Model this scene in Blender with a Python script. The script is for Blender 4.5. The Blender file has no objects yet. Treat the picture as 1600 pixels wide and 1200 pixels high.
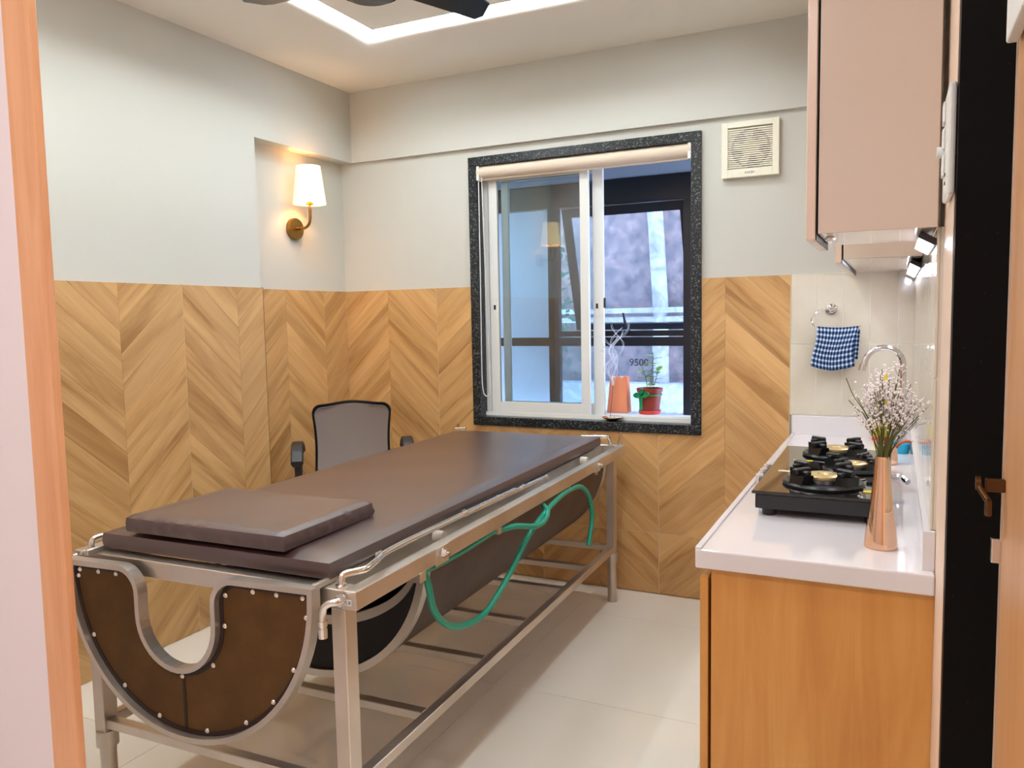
import bpy, bmesh, math, random
from mathutils import Vector, Matrix, noise
random.seed(7)
PI = math.pi
sc = bpy.context.scene
C = sc.collection

# ---------------------------------------------------------------- camera
YAW, PIT, ROL, F, CH = 0.4515, 0.0839, -0.0183, 1232.8, 1.345
fwd = Vector((-math.sin(YAW)*math.cos(PIT), math.cos(YAW)*math.cos(PIT), -math.sin(PIT)))
r0 = Vector((math.cos(YAW), math.sin(YAW), 0)); u0 = r0.cross(fwd)
rt = r0*math.cos(ROL) + u0*math.sin(ROL); up = -r0*math.sin(ROL) + u0*math.cos(ROL)
cd = bpy.data.cameras.new('camera'); cam = bpy.data.objects.new('camera', cd); C.objects.link(cam)
cd.sensor_width = 36; cd.lens = F/1600*36; cd.clip_start = 0.02
M = Matrix((rt, up, -fwd)).transposed().to_4x4(); M.translation = (0, 0, CH)
cam.matrix_world = M; sc.camera = cam

# ---------------------------------------------------------------- sky, exposure
w = bpy.data.worlds.new('sky'); sc.world = w; w.use_nodes = True
bg = w.node_tree.nodes['Background']; bg.inputs[0].default_value = (0.50, 0.66, 1.0, 1); bg.inputs[1].default_value = 5.9
sc.view_settings.view_transform = 'Standard'; sc.view_settings.look = 'None'
sc.view_settings.exposure = 0.78; sc.view_settings.gamma = 1.0; sc.view_settings.use_curve_mapping = False
STRIP, ROOMLAMP, CORRLAMP, SCONCE, UNDER = 31.0, 22.0, 54.0, 4.2, 20.0   # emission strengths of the lamps

# ---------------------------------------------------------------- materials
def srgb(r, g, b):
    f = lambda c: (c/255/12.92) if c/255 <= .04045 else ((c/255+.055)/1.055)**2.4
    return (f(r), f(g), f(b), 1)
def mat(name, col, rough=.5, metal=0, spec=.5, coat=0, emit=None, es=0, bump=None, noise_=None):
    """bump=(scale,strength) ; noise_=(scale,col2,stretch)"""
    m = bpy.data.materials.new(name); m.use_nodes = True
    n = m.node_tree.nodes; l = m.node_tree.links; b = n['Principled BSDF']
    b.inputs['Base Color'].default_value = col; b.inputs['Roughness'].default_value = rough
    b.inputs['Metallic'].default_value = metal; b.inputs['Specular IOR Level'].default_value = spec
    b.inputs['Coat Weight'].default_value = coat; b.inputs['Coat Roughness'].default_value = .04
    if emit: b.inputs['Emission Color'].default_value = emit; b.inputs['Emission Strength'].default_value = es
    if bump or noise_:
        tc = n.new('ShaderNodeTexCoord')
    if noise_:
        mp = n.new('ShaderNodeMapping'); mp.inputs['Scale'].default_value = noise_[2]
        l.new(tc.outputs['Object'], mp.inputs[0])
        t = n.new('ShaderNodeTexNoise'); t.inputs['Scale'].default_value = noise_[0]; t.inputs['Detail'].default_value = 5
        l.new(mp.outputs[0], t.inputs['Vector'])
        cr = n.new('ShaderNodeValToRGB'); cr.color_ramp.elements[0].position = .35; cr.color_ramp.elements[1].position = .65
        cr.color_ramp.elements[0].color = col; cr.color_ramp.elements[1].color = noise_[1]
        l.new(t.outputs[0], cr.inputs[0]); l.new(cr.outputs[0], b.inputs['Base Color'])
    if bump:
        t = n.new('ShaderNodeTexNoise'); t.inputs['Scale'].default_value = bump[0]; t.inputs['Detail'].default_value = 4
        l.new(tc.outputs['Object'], t.inputs['Vector'])
        bp = n.new('ShaderNodeBump'); bp.inputs['Strength'].default_value = bump[1]; bp.inputs['Distance'].default_value = .01
        l.new(t.outputs[0], bp.inputs['Height']); l.new(bp.outputs[0], b.inputs['Normal'])
    return m
def wood(name, c1, c2, axis, rough=.4, rand=0.0, scale=1.0, coat=0, c3=None):
    """grain running along `axis` (object coords); rand = tone change from object to object"""
    m = bpy.data.materials.new(name); m.use_nodes = True
    n = m.node_tree.nodes; l = m.node_tree.links; b = n['Principled BSDF']
    b.inputs['Roughness'].default_value = rough; b.inputs['Coat Weight'].default_value = coat
    tc = n.new('ShaderNodeTexCoord'); oi = n.new('ShaderNodeObjectInfo')
    ad = n.new('ShaderNodeVectorMath'); ad.operation = 'MULTIPLY_ADD'
    cx = n.new('ShaderNodeCombineXYZ')
    for i in range(3): l.new(oi.outputs['Random'], cx.inputs[i])
    ad.inputs[1].default_value = (37, 91, 53); l.new(cx.outputs[0], ad.inputs[0]); l.new(tc.outputs['Object'], ad.inputs[2])
    mp = n.new('ShaderNodeMapping'); s = [14*scale]*3; s[axis] = 1.3*scale; mp.inputs['Scale'].default_value = s
    l.new(ad.outputs[0], mp.inputs[0])
    t = n.new('ShaderNodeTexNoise'); t.inputs['Scale'].default_value = 1.0; t.inputs['Detail'].default_value = 7; t.inputs['Roughness'].default_value = .6
    t.inputs['Distortion'].default_value = .7
    l.new(mp.outputs[0], t.inputs['Vector'])
    cr = n.new('ShaderNodeValToRGB'); e = cr.color_ramp.elements
    e[0].position = .30; e[0].color = c2; e[1].position = .66; e[1].color = c1
    if c3: k = cr.color_ramp.elements.new(.48); k.color = c3
    l.new(t.outputs[0], cr.inputs[0])
    hs = n.new('ShaderNodeHueSaturation'); l.new(cr.outputs[0], hs.inputs['Color'])
    mr = n.new('ShaderNodeMapRange'); mr.inputs[3].default_value = 1-rand; mr.inputs[4].default_value = 1+rand
    l.new(oi.outputs['Random'], mr.inputs[0]); l.new(mr.outputs[0], hs.inputs['Value'])
    l.new(hs.outputs[0], b.inputs['Base Color'])
    return m
def glass(name, tint=(1, 1, 1, 1), base=.04, dirt=0, dcol=(.6, .62, .66, 1), dscale=6, graze=1.0):
    m = bpy.data.materials.new(name); m.use_nodes = True
    n = m.node_tree.nodes; l = m.node_tree.links; n.remove(n['Principled BSDF']); out = n['Material Output']
    tr = n.new('ShaderNodeBsdfTransparent'); tr.inputs[0].default_value = tint
    gl = n.new('ShaderNodeBsdfGlossy'); gl.inputs['Roughness'].default_value = .02
    fr = n.new('ShaderNodeFresnel'); fr.inputs[0].default_value = 1.5
    mu = n.new('ShaderNodeMath'); mu.operation = 'MULTIPLY'; mu.inputs[1].default_value = graze; l.new(fr.outputs[0], mu.inputs[0])
    mx = n.new('ShaderNodeMixShader'); l.new(mu.outputs[0], mx.inputs[0]); l.new(tr.outputs[0], mx.inputs[1]); l.new(gl.outputs[0], mx.inputs[2])
    last = mx
    if dirt:
        tc = n.new('ShaderNodeTexCoord'); t = n.new('ShaderNodeTexNoise'); t.inputs['Scale'].default_value = dscale
        t.inputs['Detail'].default_value = 8; t.inputs['Roughness'].default_value = .7; t.inputs['Distortion'].default_value = 1.5
        l.new(tc.outputs['Object'], t.inputs['Vector'])
        mr = n.new('ShaderNodeMapRange'); mr.inputs[1].default_value = .4; mr.inputs[2].default_value = .75; mr.inputs[4].default_value = dirt
        l.new(t.outputs[0], mr.inputs[0])
        df = n.new('ShaderNodeBsdfTranslucent'); df.inputs[0].default_value = dcol
        d2 = n.new('ShaderNodeBsdfDiffuse'); d2.inputs[0].default_value = dcol
        md = n.new('ShaderNodeMixShader'); md.inputs[0].default_value = .5; l.new(df.outputs[0], md.inputs[1]); l.new(d2.outputs[0], md.inputs[2])
        m2 = n.new('ShaderNodeMixShader'); l.new(mr.outputs[0], m2.inputs[0]); l.new(mx.outputs[0], m2.inputs[1]); l.new(md.outputs[0], m2.inputs[2])
        last = m2
    l.new(last.outputs[0], out.inputs[0])
    return m
def emis(name, col, s):
    m = bpy.data.materials.new(name); m.use_nodes = True
    n = m.node_tree.nodes; l = m.node_tree.links; n.remove(n['Principled BSDF'])
    e = n.new('ShaderNodeEmission'); e.inputs[0].default_value = col; e.inputs[1].default_value = s
    l.new(e.outputs[0], n['Material Output'].inputs[0]); return m
def granite(name, base, speck, thr=.62, scale=260, rough=.15):
    m = mat(name, base, rough)
    n = m.node_tree.nodes; l = m.node_tree.links; b = n['Principled BSDF']
    tc = n.new('ShaderNodeTexCoord'); t = n.new('ShaderNodeTexNoise'); t.inputs['Scale'].default_value = scale; t.inputs['Detail'].default_value = 3
    l.new(tc.outputs['Object'], t.inputs['Vector'])
    cr = n.new('ShaderNodeValToRGB'); cr.color_ramp.elements[0].position = thr-.04; cr.color_ramp.elements[0].color = base
    cr.color_ramp.elements[1].position = thr+.04; cr.color_ramp.elements[1].color = speck
    l.new(t.outputs[0], cr.inputs[0]); l.new(cr.outputs[0], b.inputs['Base Color']); return m
def plaid(name):
    m = mat(name, (1, 1, 1, 1), .9, spec=.1)
    n = m.node_tree.nodes; l = m.node_tree.links; b = n['Principled BSDF']
    tc = n.new('ShaderNodeTexCoord'); sp = n.new('ShaderNodeSeparateXYZ'); l.new(tc.outputs['UV'], sp.inputs[0])
    outs = []
    for i, fq in ((0, 12), (1, 9)):
        a = n.new('ShaderNodeMath'); a.operation = 'MULTIPLY'; a.inputs[1].default_value = fq; l.new(sp.outputs[i], a.inputs[0])
        f = n.new('ShaderNodeMath'); f.operation = 'FRACT'; l.new(a.outputs[0], f.inputs[0])
        g = n.new('ShaderNodeMath'); g.operation = 'GREATER_THAN'; g.inputs[1].default_value = .42; l.new(f.outputs[0], g.inputs[0]); outs.append(g)
    s = n.new('ShaderNodeMath'); s.operation = 'ADD'; l.new(outs[0].outputs[0], s.inputs[0]); l.new(outs[1].outputs[0], s.inputs[1])
    h = n.new('ShaderNodeMath'); h.operation = 'MULTIPLY'; h.inputs[1].default_value = .5; l.new(s.outputs[0], h.inputs[0])
    cr = n.new('ShaderNodeValToRGB'); cr.color_ramp.interpolation = 'CONSTANT'
    e = cr.color_ramp.elements; e[0].position = 0; e[0].color = srgb(214, 218, 226); e[1].position = .4; e[1].color = srgb(92, 122, 158)
    k = e.new(.9); k.color = srgb(22, 38, 72)
    l.new(h.outputs[0], cr.inputs[0]); l.new(cr.outputs[0], b.inputs['Base Color']); return m

WHITE = mat('warm_white_paint', srgb(205, 205, 197), .6, spec=.25)
CEIL = mat('ceiling_paint', srgb(238, 234, 224), .7, spec=.2)
PINKW = mat('corridor_white_paint', srgb(238, 226, 228), .6, spec=.2)
FLOORT = mat('glossy_cream_tile', srgb(238, 234, 224), .06, coat=.3, noise_=(1.2, srgb(232, 227, 214), (1, 1, 1)))
GROUT = mat('pale_grout', srgb(214, 190, 150), .8)
GROUTW = mat('white_grout', srgb(236, 234, 226), .7)
GROUTF = mat('floor_grout', srgb(196, 184, 160), .7)
TILEB = mat('tile_body', srgb(158, 118, 70), .6)
PLANK = wood('oak_chevron', srgb(215, 173, 117), srgb(166, 121, 68), 0, rough=.38, rand=.09, scale=1.0, c3=srgb(199, 155, 100))
JAMBW = wood('orange_wood', srgb(236, 178, 134), srgb(222, 156, 110), 2, rough=.3, scale=2.2)
CABW = wood('teak_laminate', srgb(216, 158, 84), srgb(196, 130, 58), 2, rough=.3, scale=1.2, c3=srgb(207, 145, 70))
DOORW = wood('door_veneer', srgb(214, 160, 112), srgb(196, 138, 88), 2, rough=.3, scale=1.0)
BGTILE = mat('beige_gloss_tile', srgb(220, 213, 196), .08, noise_=(5, srgb(210, 201, 181), (1, 1, 1)), coat=.3)
BGTILEW = mat('beige_wavy_gloss_tile', srgb(220, 213, 196), .06, noise_=(5, srgb(210, 201, 181), (1, 1, 1)), bump=(9, .25))
PEACH = mat('peach_gloss_laminate', srgb(242, 214, 190), .35, spec=.3)
UCAB = mat('rosy_gloss_laminate', srgb(214, 196, 180), .12, coat=.4)
UCABE = mat('rosy_laminate_edge', srgb(226, 202, 184), .25)
QUARTZ = mat('white_quartz', srgb(224, 219, 220), .08, coat=.3)
BLACKG = granite('black_granite', srgb(7, 5, 5), srgb(70, 60, 55), thr=.74, scale=190, rough=.5)
BLACKG.node_tree.nodes['Principled BSDF'].inputs['Specular IOR Level'].default_value = .12
SPECK = granite('speckled_granite', srgb(13, 17, 21), srgb(104, 114, 116), thr=.60, scale=150, rough=.3)
UPVC = mat('white_upvc', srgb(228, 230, 226), .3)
BLIND = mat('cream_blind_fabric', srgb(222, 206, 186), .7)
CORDW = mat('white_cord', srgb(225, 225, 225), .5)
STEEL = mat('stainless_steel', srgb(222, 214, 204), .36, metal=.85, noise_=(3, srgb(198, 190, 178), (1, 1, 1)))
STEELB = mat('bright_steel', srgb(225, 222, 216), .16, metal=1)
CHROME = mat('chrome', srgb(230, 230, 232), .05, metal=1)
LEATHB = mat('brown_leatherette', srgb(64, 38, 35), .40, spec=.7, coat=1.0, bump=(260, .06))
LEATHB.node_tree.nodes['Principled BSDF'].inputs['Coat Roughness'].default_value = .38
LEATHP = mat('panel_leather', srgb(86, 58, 20), .6, spec=.3, bump=(320, .25), noise_=(14, srgb(100, 68, 28), (1, 1, 1)))
LEATHD = mat('dark_seam_leather', srgb(34, 14, 8), .5)
LIDL = mat('lid_leather', srgb(66, 50, 42), .5, bump=(200, .15), noise_=(8, srgb(78, 60, 50), (1, 1, 1)))
BLACK = mat('matt_black', srgb(5, 4, 4), .6)
BLKPL = mat('black_plastic', srgb(26, 27, 31), .38)
CASTI = mat('black_cast_iron', srgb(20, 20, 23), .32)
BLKGL = mat('black_glass', srgb(14, 11, 10), .04, coat=.5)
BRASS = mat('brass_cap', srgb(222, 196, 140), .35, metal=.6)
BRASSD = mat('antique_brass', srgb(150, 116, 60), .3, metal=1)
SHADE = mat('lamp_shade_fabric', srgb(250, 226, 190), .8, emit=(1.0, .62, .30, 1), es=1.0)
COPPER = mat('rose_gold', srgb(244, 204, 172), .08, metal=1)
HOSEG = mat('green_rubber', srgb(24, 148, 122), .3)
GREYF = mat('grey_chair_fabric', srgb(150, 138, 132), .9, spec=.1, bump=(500, .3))
DARKP = mat('chair_black_plastic', srgb(34, 32, 34), .4)
WPLAST = mat('white_plastic', srgb(232, 232, 226), .35)
CPLAST = mat('cream_plastic', srgb(238, 234, 214), .4)
FANGRV = mat('fan_inside_dark', srgb(70, 56, 26), .7)
FANBL = mat('fan_blade_cream', srgb(214, 206, 172), .5)
BLKMET = mat('black_window_metal', srgb(16, 17, 22), .35)
SLABG = mat('bay_roof_grey', srgb(96, 100, 108), .8)
OUTW = mat('outside_white_wall', srgb(226, 230, 238), .85)
OUTP = mat('outside_pipe_paint', srgb(176, 180, 190), .7)
OUTG = mat('outside_mottled_wall', srgb(104, 98, 100), .9, noise_=(13, srgb(160, 140, 134), (1, 1, 1)))
LEAF = mat('leaf_green', srgb(92, 150, 44), .5, noise_=(30, srgb(140, 186, 70), (1, 1, 1)))
LEAFD = mat('bush_green', srgb(30, 88, 70), .6)
TERRA = mat('terracotta_plastic', srgb(140, 50, 32), .4)
SOILM = mat('soil', srgb(60, 40, 30), .95)
RIBB = mat('green_ribbon', srgb(10, 150, 90), .5)
ORBOX = mat('salmon_board', srgb(238, 146, 104), .6)
YELLOW = mat('yellow_plastic', srgb(236, 214, 30), .5)
BLUEP = mat('turquoise_plastic', srgb(30, 168, 206), .35)
REDP = mat('red_plastic', srgb(214, 70, 56), .5)
STEM = mat('dry_green_stem', srgb(96, 98, 48), .7)
BLOSS = mat('white_blossom', srgb(238, 226, 224), .8)
FANDK = mat('fan_blue_black', srgb(14, 18, 30), .3, spec=.3)
FANRIM = mat('fan_gold_rim', srgb(190, 165, 110), .25, metal=.8)
DKTXT = mat('dark_print', srgb(50, 46, 40), .6)
GLASSW = glass('sash_glass', tint=(.90, .97, .98, 1), graze=1.6)
GLASSD = glass('dirty_glass', tint=(.93, .96, 1, 1), dirt=.5, dcol=(.50, .52, .58, 1), dscale=7)
SMOKE = bpy.data.materials.new('smoke'); SMOKE.use_nodes = True
_n = SMOKE.node_tree.nodes; _l = SMOKE.node_tree.links; _n.remove(_n['Principled BSDF'])
_t = _n.new('ShaderNodeBsdfTransparent'); _s = _n.new('ShaderNodeBsdfTranslucent'); _s.inputs[0].default_value = (1, 1, 1, 1); _m = _n.new('ShaderNodeMixShader'); _m.inputs[0].default_value = .42
_l.new(_t.outputs[0], _m.inputs[1]); _l.new(_s.outputs[0], _m.inputs[2]); _l.new(_m.outputs[0], _n['Material Output'].inputs[0])
EM_STRIP = emis('cove_led', (.88, .96, 1.0, 1), STRIP)
EM_DOWN = emis('downlight_led', (1, .93, .83, 1), ROOMLAMP)
EM_CORR = emis('corridor_led', (1, .96, .97, 1), CORRLAMP)
EM_UNDER = emis('under_cabinet_led', (.86, .86, 1, 1), UNDER)
EM_BULB = emis('warm_bulb', (1, .60, .26, 1), SCONCE*16)

# ---------------------------------------------------------------- mesh helpers
WORLD = {}
def bx(bm, x0, x1, y0, y1, z0, z1, bev=0, seg=2):
    r = bmesh.ops.create_cube(bm, size=1, matrix=Matrix.Translation(((x0+x1)/2, (y0+y1)/2, (z0+z1)/2)) @ Matrix.Diagonal((abs(x1-x0), abs(y1-y0), abs(z1-z0), 1)))
    if bev:
        es = list({e for v in r['verts'] for e in v.link_edges})
        bmesh.ops.bevel(bm, geom=es, offset=bev, segments=seg, affect='EDGES', profile=.5)
def box(*a, **k): bm = bmesh.new(); bx(bm, *a, **k); return bm
def axm(axis):
    return {'z': Matrix.Identity(4), 'x': Matrix.Rotation(PI/2, 4, 'Y'), 'y': Matrix.Rotation(-PI/2, 4, 'X')}[axis]
def cyl(bm, c, r, h, axis='z', seg=24, r2=None):
    bmesh.ops.create_cone(bm, cap_ends=True, segments=seg, radius1=r, radius2=r if r2 is None else r2, depth=h, matrix=Matrix.Translation(c) @ axm(axis))
def lathe(bm, prof, c=(0, 0, 0), seg=32, mtx=None):
    T = (mtx or Matrix.Identity(4)); T = Matrix.Translation(c) @ T
    rings = []
    for r, z in prof:
        if r < 1e-6: rings.append([bm.verts.new(T @ Vector((0, 0, z)))])
        else: rings.append([bm.verts.new(T @ Vector((r*math.cos(2*PI*i/seg), r*math.sin(2*PI*i/seg), z))) for i in range(seg)])
    for a, b in zip(rings, rings[1:]):
        for i in range(seg):
            j = (i+1) % seg
            if len(a) == 1 and len(b) == 1: continue
            if len(a) == 1: bm.faces.new((a[0], b[j], b[i]))
            elif len(b) == 1: bm.faces.new((a[i], a[j], b[0]))
            else: bm.faces.new((a[i], a[j], b[j], b[i]))
def smooth_path(pts, n=8):
    P = [Vector(p) for p in pts]; P = [P[0]*2-P[1]] + P + [P[-1]*2-P[-2]]; out = []
    for i in range(1, len(P)-2):
        for k in range(n):
            t = k/n; a, b, c, d = P[i-1:i+3]
            out.append(.5*((2*b)+(c-a)*t+(2*a-5*b+4*c-d)*t*t+(3*b-a-3*c+d)*t**3))
    out.append(P[-2]); return out
def tube(bm, pts, r, seg=10, cap=True, closed=False):
    P = [Vector(p) for p in pts]; n = len(P); rings = []
    rr = r if isinstance(r, (list, tuple)) else [r]*n
    t = (P[1]-P[0]).normalized(); nrm = t.orthogonal().normalized()
    for i in range(n):
        if closed: t2 = (P[(i+1) % n]-P[i-1]).normalized()
        else: t2 = (P[min(i+1, n-1)]-P[max(i-1, 0)]).normalized()
        nrm = (nrm - t2*nrm.dot(t2)); nrm = nrm.normalized() if nrm.length > 1e-6 else t2.orthogonal().normalized()
        b = t2.cross(nrm)
        rings.append([bm.verts.new(P[i] + (nrm*math.cos(2*PI*k/seg)+b*math.sin(2*PI*k/seg))*rr[i]) for k in range(seg)])
    prs = list(zip(rings, rings[1:])) + ([(rings[-1], rings[0])] if closed else [])
    for a, b in prs:
        for k in range(seg): bm.faces.new((a[k], a[(k+1) % seg], b[(k+1) % seg], b[k]))
    if cap and not closed: bm.faces.new(rings[0][::-1]); bm.faces.new(rings[-1])
def prism(bm, pts, vec):
    """closed planar polygon (3D points) pushed along vec"""
    v = Vector(vec); a = [bm.verts.new(p) for p in pts]; b = [bm.verts.new(Vector(p)+v) for p in pts]; n = len(pts)
    bm.faces.new(a[::-1]); bm.faces.new(b)
    for i in range(n): bm.faces.new((a[i], a[(i+1) % n], b[(i+1) % n], b[i]))
def ribbonband(bm, inner, outer, vec):
    """strip between two equal-length open polylines, pushed along vec"""
    v = Vector(vec)
    A = [bm.verts.new(p) for p in inner]; B = [bm.verts.new(p) for p in outer]
    A2 = [bm.verts.new(Vector(p)+v) for p in inner]; B2 = [bm.verts.new(Vector(p)+v) for p in outer]
    for i in range(len(A)-1):
        bm.faces.new((A[i], A[i+1], B[i+1], B[i])); bm.faces.new((A2[i], B2[i], B2[i+1], A2[i+1]))
        bm.faces.new((A[i], A2[i], A2[i+1], A[i+1])); bm.faces.new((B[i], B[i+1], B2[i+1], B2[i]))
    bm.faces.new((A[0], B[0], B2[0], A2[0])); bm.faces.new((A[-1], A2[-1], B2[-1], B[-1]))
def textbm(s, size, depth=.0006):
    cu = bpy.data.curves.new('t', 'FONT'); cu.body = s; cu.size = size; cu.extrude = depth; cu.align_x = 'CENTER'; cu.align_y = 'CENTER'
    o = bpy.data.objects.new('t', cu); C.objects.link(o); dg = bpy.context.evaluated_depsgraph_get()
    me = bpy.data.meshes.new_from_object(o.evaluated_get(dg)); bm = bmesh.new(); bm.from_mesh(me)
    bpy.data.objects.remove(o); bpy.data.curves.remove(cu); bpy.data.meshes.remove(me); return bm
def obj(name, bm, m, parent=None, local=False, smooth=False, auto=True, kind=None, label=None):
    if parent is not None and not local: bm.transform(WORLD[parent].inverted())
    bmesh.ops.recalc_face_normals(bm, faces=bm.faces)
    me = bpy.data.meshes.new(name); bm.to_mesh(me); bm.free()
    for x in (m if isinstance(m, (list, tuple)) else [m]): me.materials.append(x)
    if smooth:
        for p in me.polygons: p.use_smooth = True
        if auto:
            bm2 = bmesh.new(); bm2.from_mesh(me)
            for e in bm2.edges:
                if len(e.link_faces) == 2 and e.calc_face_angle(0) > math.radians(38): e.smooth = False
            bm2.to_mesh(me); bm2.free()
    o = bpy.data.objects.new(name, me); C.objects.link(o)
    if parent is not None: o.parent = parent; WORLD[o] = WORLD[parent]
    else: WORLD[o] = Matrix.Identity(4)
    if kind: o['kind'] = kind
    if label: o['label'] = label
    return o
def thing(name, label, cat, loc=(0, 0, 0), rotz=0, group=None):
    o = bpy.data.objects.new(name, None); C.objects.link(o); o.location = loc; o.rotation_euler = (0, 0, rotz); o.empty_display_size = .05
    o['label'] = label; o['category'] = cat
    if group: o['group'] = group
    WORLD[o] = Matrix.Translation(loc) @ Matrix.Rotation(rotz, 4, 'Z'); return o
def tag(o, label, cat, group=None):
    o['label'] = label; o['category'] = cat
    if group: o['group'] = group
    return o
def struct(name, bm, m, parent=None, label=None, **k):
    o = obj(name, bm, m, parent, **k)
    if parent is None: o['kind'] = 'structure'
    if label: o['label'] = label
    return o
def inst(src, parent, loc=None, M_=None):
    o = bpy.data.objects.new(src.name.split('.')[0], src.data); C.objects.link(o); o.parent = parent
    if M_ is not None: o.matrix_local = M_
    elif loc is not None: o.location = loc
    WORLD[o] = WORLD[parent]; return o

# ---------------------------------------------------------------- room
XA, XN, YB, YW, ZC, ZB, XR, YS = -2.728, -2.818, 3.637, 3.660, 2.593, 2.214, 0.085, 0.50
WX0, WX1, WZ0, WZ1 = -1.994, -0.798, 0.785, 2.168
ZW = 1.510
bm = bmesh.new()
bx(bm, -3.0, XA, -1.6, 2.896, 0, 2.8); bx(bm, -3.0, XN, 2.896, 3.9, 0, ZB); bx(bm, -3.0, XA, 2.896, 3.9, ZB, 2.8)
wall_left = struct('wall_left', bm, WHITE, label='white plaster wall with a recess for the lamp')
bm = bmesh.new()
bx(bm, XN, WX0+.02, YW, 3.80, 0, ZB); bx(bm, WX1-.02, .35, YW, 3.80, 0, ZB)
bx(bm, WX0+.02, WX1-.02, YW, 3.80, 0, WZ0+.01); bx(bm, WX0+.02, WX1-.02, YW, 3.80, WZ1-.01, ZB)
bx(bm, XA, .35, YB, 3.80, ZB, 2.8)
wall_back = struct('wall_back', bm, WHITE, label='white plaster wall with a shallow beam above the window')
bm = bmesh.new(); bx(bm, XR, .35, 1.52, YW, 0, 2.8); bx(bm, .18, .35, -1.6, 1.52, 0, 2.8)
wall_right = struct('wall_right', bm, PEACH, label='glossy peach wall on the right')
bm = bmesh.new(); bx(bm, XA, -1.413, .905, .93, 0, ZC+.06); bx(bm, -1.392, .18, .905, .93, 2.32, ZC+.06)
wall_front = struct('wall_front', bm, PINKW, label='pinkish white wall face beside the doorway')
bm = bmesh.new(); bx(bm, -3.0, .35, -1.72, -1.6, 0, 2.8); bx(bm, -3.12, -3.0, -1.72, .5, 0, 2.8)
struct('wall_corridor', bm, PINKW)
struct('trim_corridor', box(-3.0, .35, -1.6, .62, 2.7, 2.8), PINKW)
# door frame (left jamb + head)
bm = bmesh.new(); bx(bm, -1.412, -1.3385, .899, .9145, 0, 2.32, bev=.002)
tj = struct('trim_1', bm, JAMBW, label='orange wooden door jamb at the left edge')
obj('head_rail', box(-1.3385, .18, .899, .9145, 2.27, 2.32), JAMBW, tj)

# floor: slab of grout with large tiles
fl = struct('floor', box(-3.0, .35, -1.6, 3.80, -.05, -.0015), GROUTF, label='glossy cream tiled floor')
xs = [-2.95+.8*i for i in range(6)]; ys = [-1.6+.8*i for i in range(8)]
tb = box(.001, .799, .001, .799, -.008, 0); first = None
for i, x in enumerate([-2.9, -2.1, -1.3, -.5]):
    for y in [-1.5, -.7, .1, .9, 1.7, 2.5, 3.3]:
        x1 = min(x+.8, .30); y1 = min(y+.8, 3.64)
        if x1-x > .79 and y1-y > .79:
            if first is None: first = obj('tile', tb, FLOORT, fl); first.location = (x, y, 0)
            else: inst(first, fl, (x, y, 0))
        else: obj('tile', box(x+.001, x1-.001, y+.001, y1, -.008, 0), FLOORT, fl)

# ceiling with a curved-up cove
bm = bmesh.new()
XRC = -.25
def ring(bm, prof, x0, x1, y0, y1):
    R = []
    for d, z in prof:
        R.append([bm.verts.new(p) for p in ((x0+d, y0+d, z), (x1-d, y0+d, z), (x1-d, y1-d, z), (x0+d, y1-d, z))])
    for a, b in zip(R, R[1:]):
        for i in range(4): bm.faces.new((a[i], a[(i+1) % 4], b[(i+1) % 4], b[i]))
prof = [(-.2, ZC), (.35, ZC)] + [(.35+.168*math.sin(t*PI/16), ZC+.066*(1-math.cos(t*PI/16))) for t in range(1, 9)] + [(.520, 2.70), (-.2, 2.70), (-.2, ZC)]
ring(bm, prof, XA, XRC, .62, YB); bx(bm, XRC+.19, XR+.02, .93, YB, ZC, 2.70)
ceiling = struct('ceiling', bm, CEIL, smooth=True, label='beige false ceiling with a curved cove')
D1, D2, ZL = .522, .570, 2.660
obj('centre_panel', box(XA+D2, XRC-D2, .62+D2, YB-D2, 2.655, 2.69), CEIL, ceiling)
obj('cove_back', box(XA+.40, XRC-.40, .62+.40, YB-.40, 2.70, 2.74), CEIL, ceiling)
cl = thing('cove_light', 'white LED strip running round the ceiling cove', 'light', ((XA+XRC)/2, 2.1, ZL))
for a in ((XA+D1, XRC-D1, YB-D2, YB-D1), (XA+D1, XRC-D1, .62+D1, .62+D2), (XA+D1, XA+D2, .62+D2, YB-D2), (XRC-D2, XRC-D1, .62+D2, YB-D2)):
    obj('led_strip', box(*a, ZL, ZL+.012), EM_STRIP, cl)
struct('trim_2', box(-3.0, .35, .62, 3.80, 2.8, 2.85), CEIL)

# downlights (room one out of frame above the doorway side, corridor ones behind the camera)
def downlight(x, y, z, m, label, r=.075):
    t = thing('downlight', label, 'light', (x, y, z))
    b = bmesh.new(); lathe(b, [(r+.015, 0), (r+.015, -.008), (r, -.010), (r, -.003), (r+.001, 0)], (x, y, z)); obj('trim_ring', b, WPLAST, t, smooth=True)
    b = bmesh.new(); cyl(b, (x, y, z-.004), r, .004); obj('diffuser', b, m, t)
downlight(-.55, -.35, 2.70, EM_CORR, 'round ceiling downlight in the corridor, right of the two', r=.13)
downlight(-1.75, -.35, 2.70, EM_CORR, 'round ceiling downlight in the corridor, left of the two', r=.13)

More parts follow.
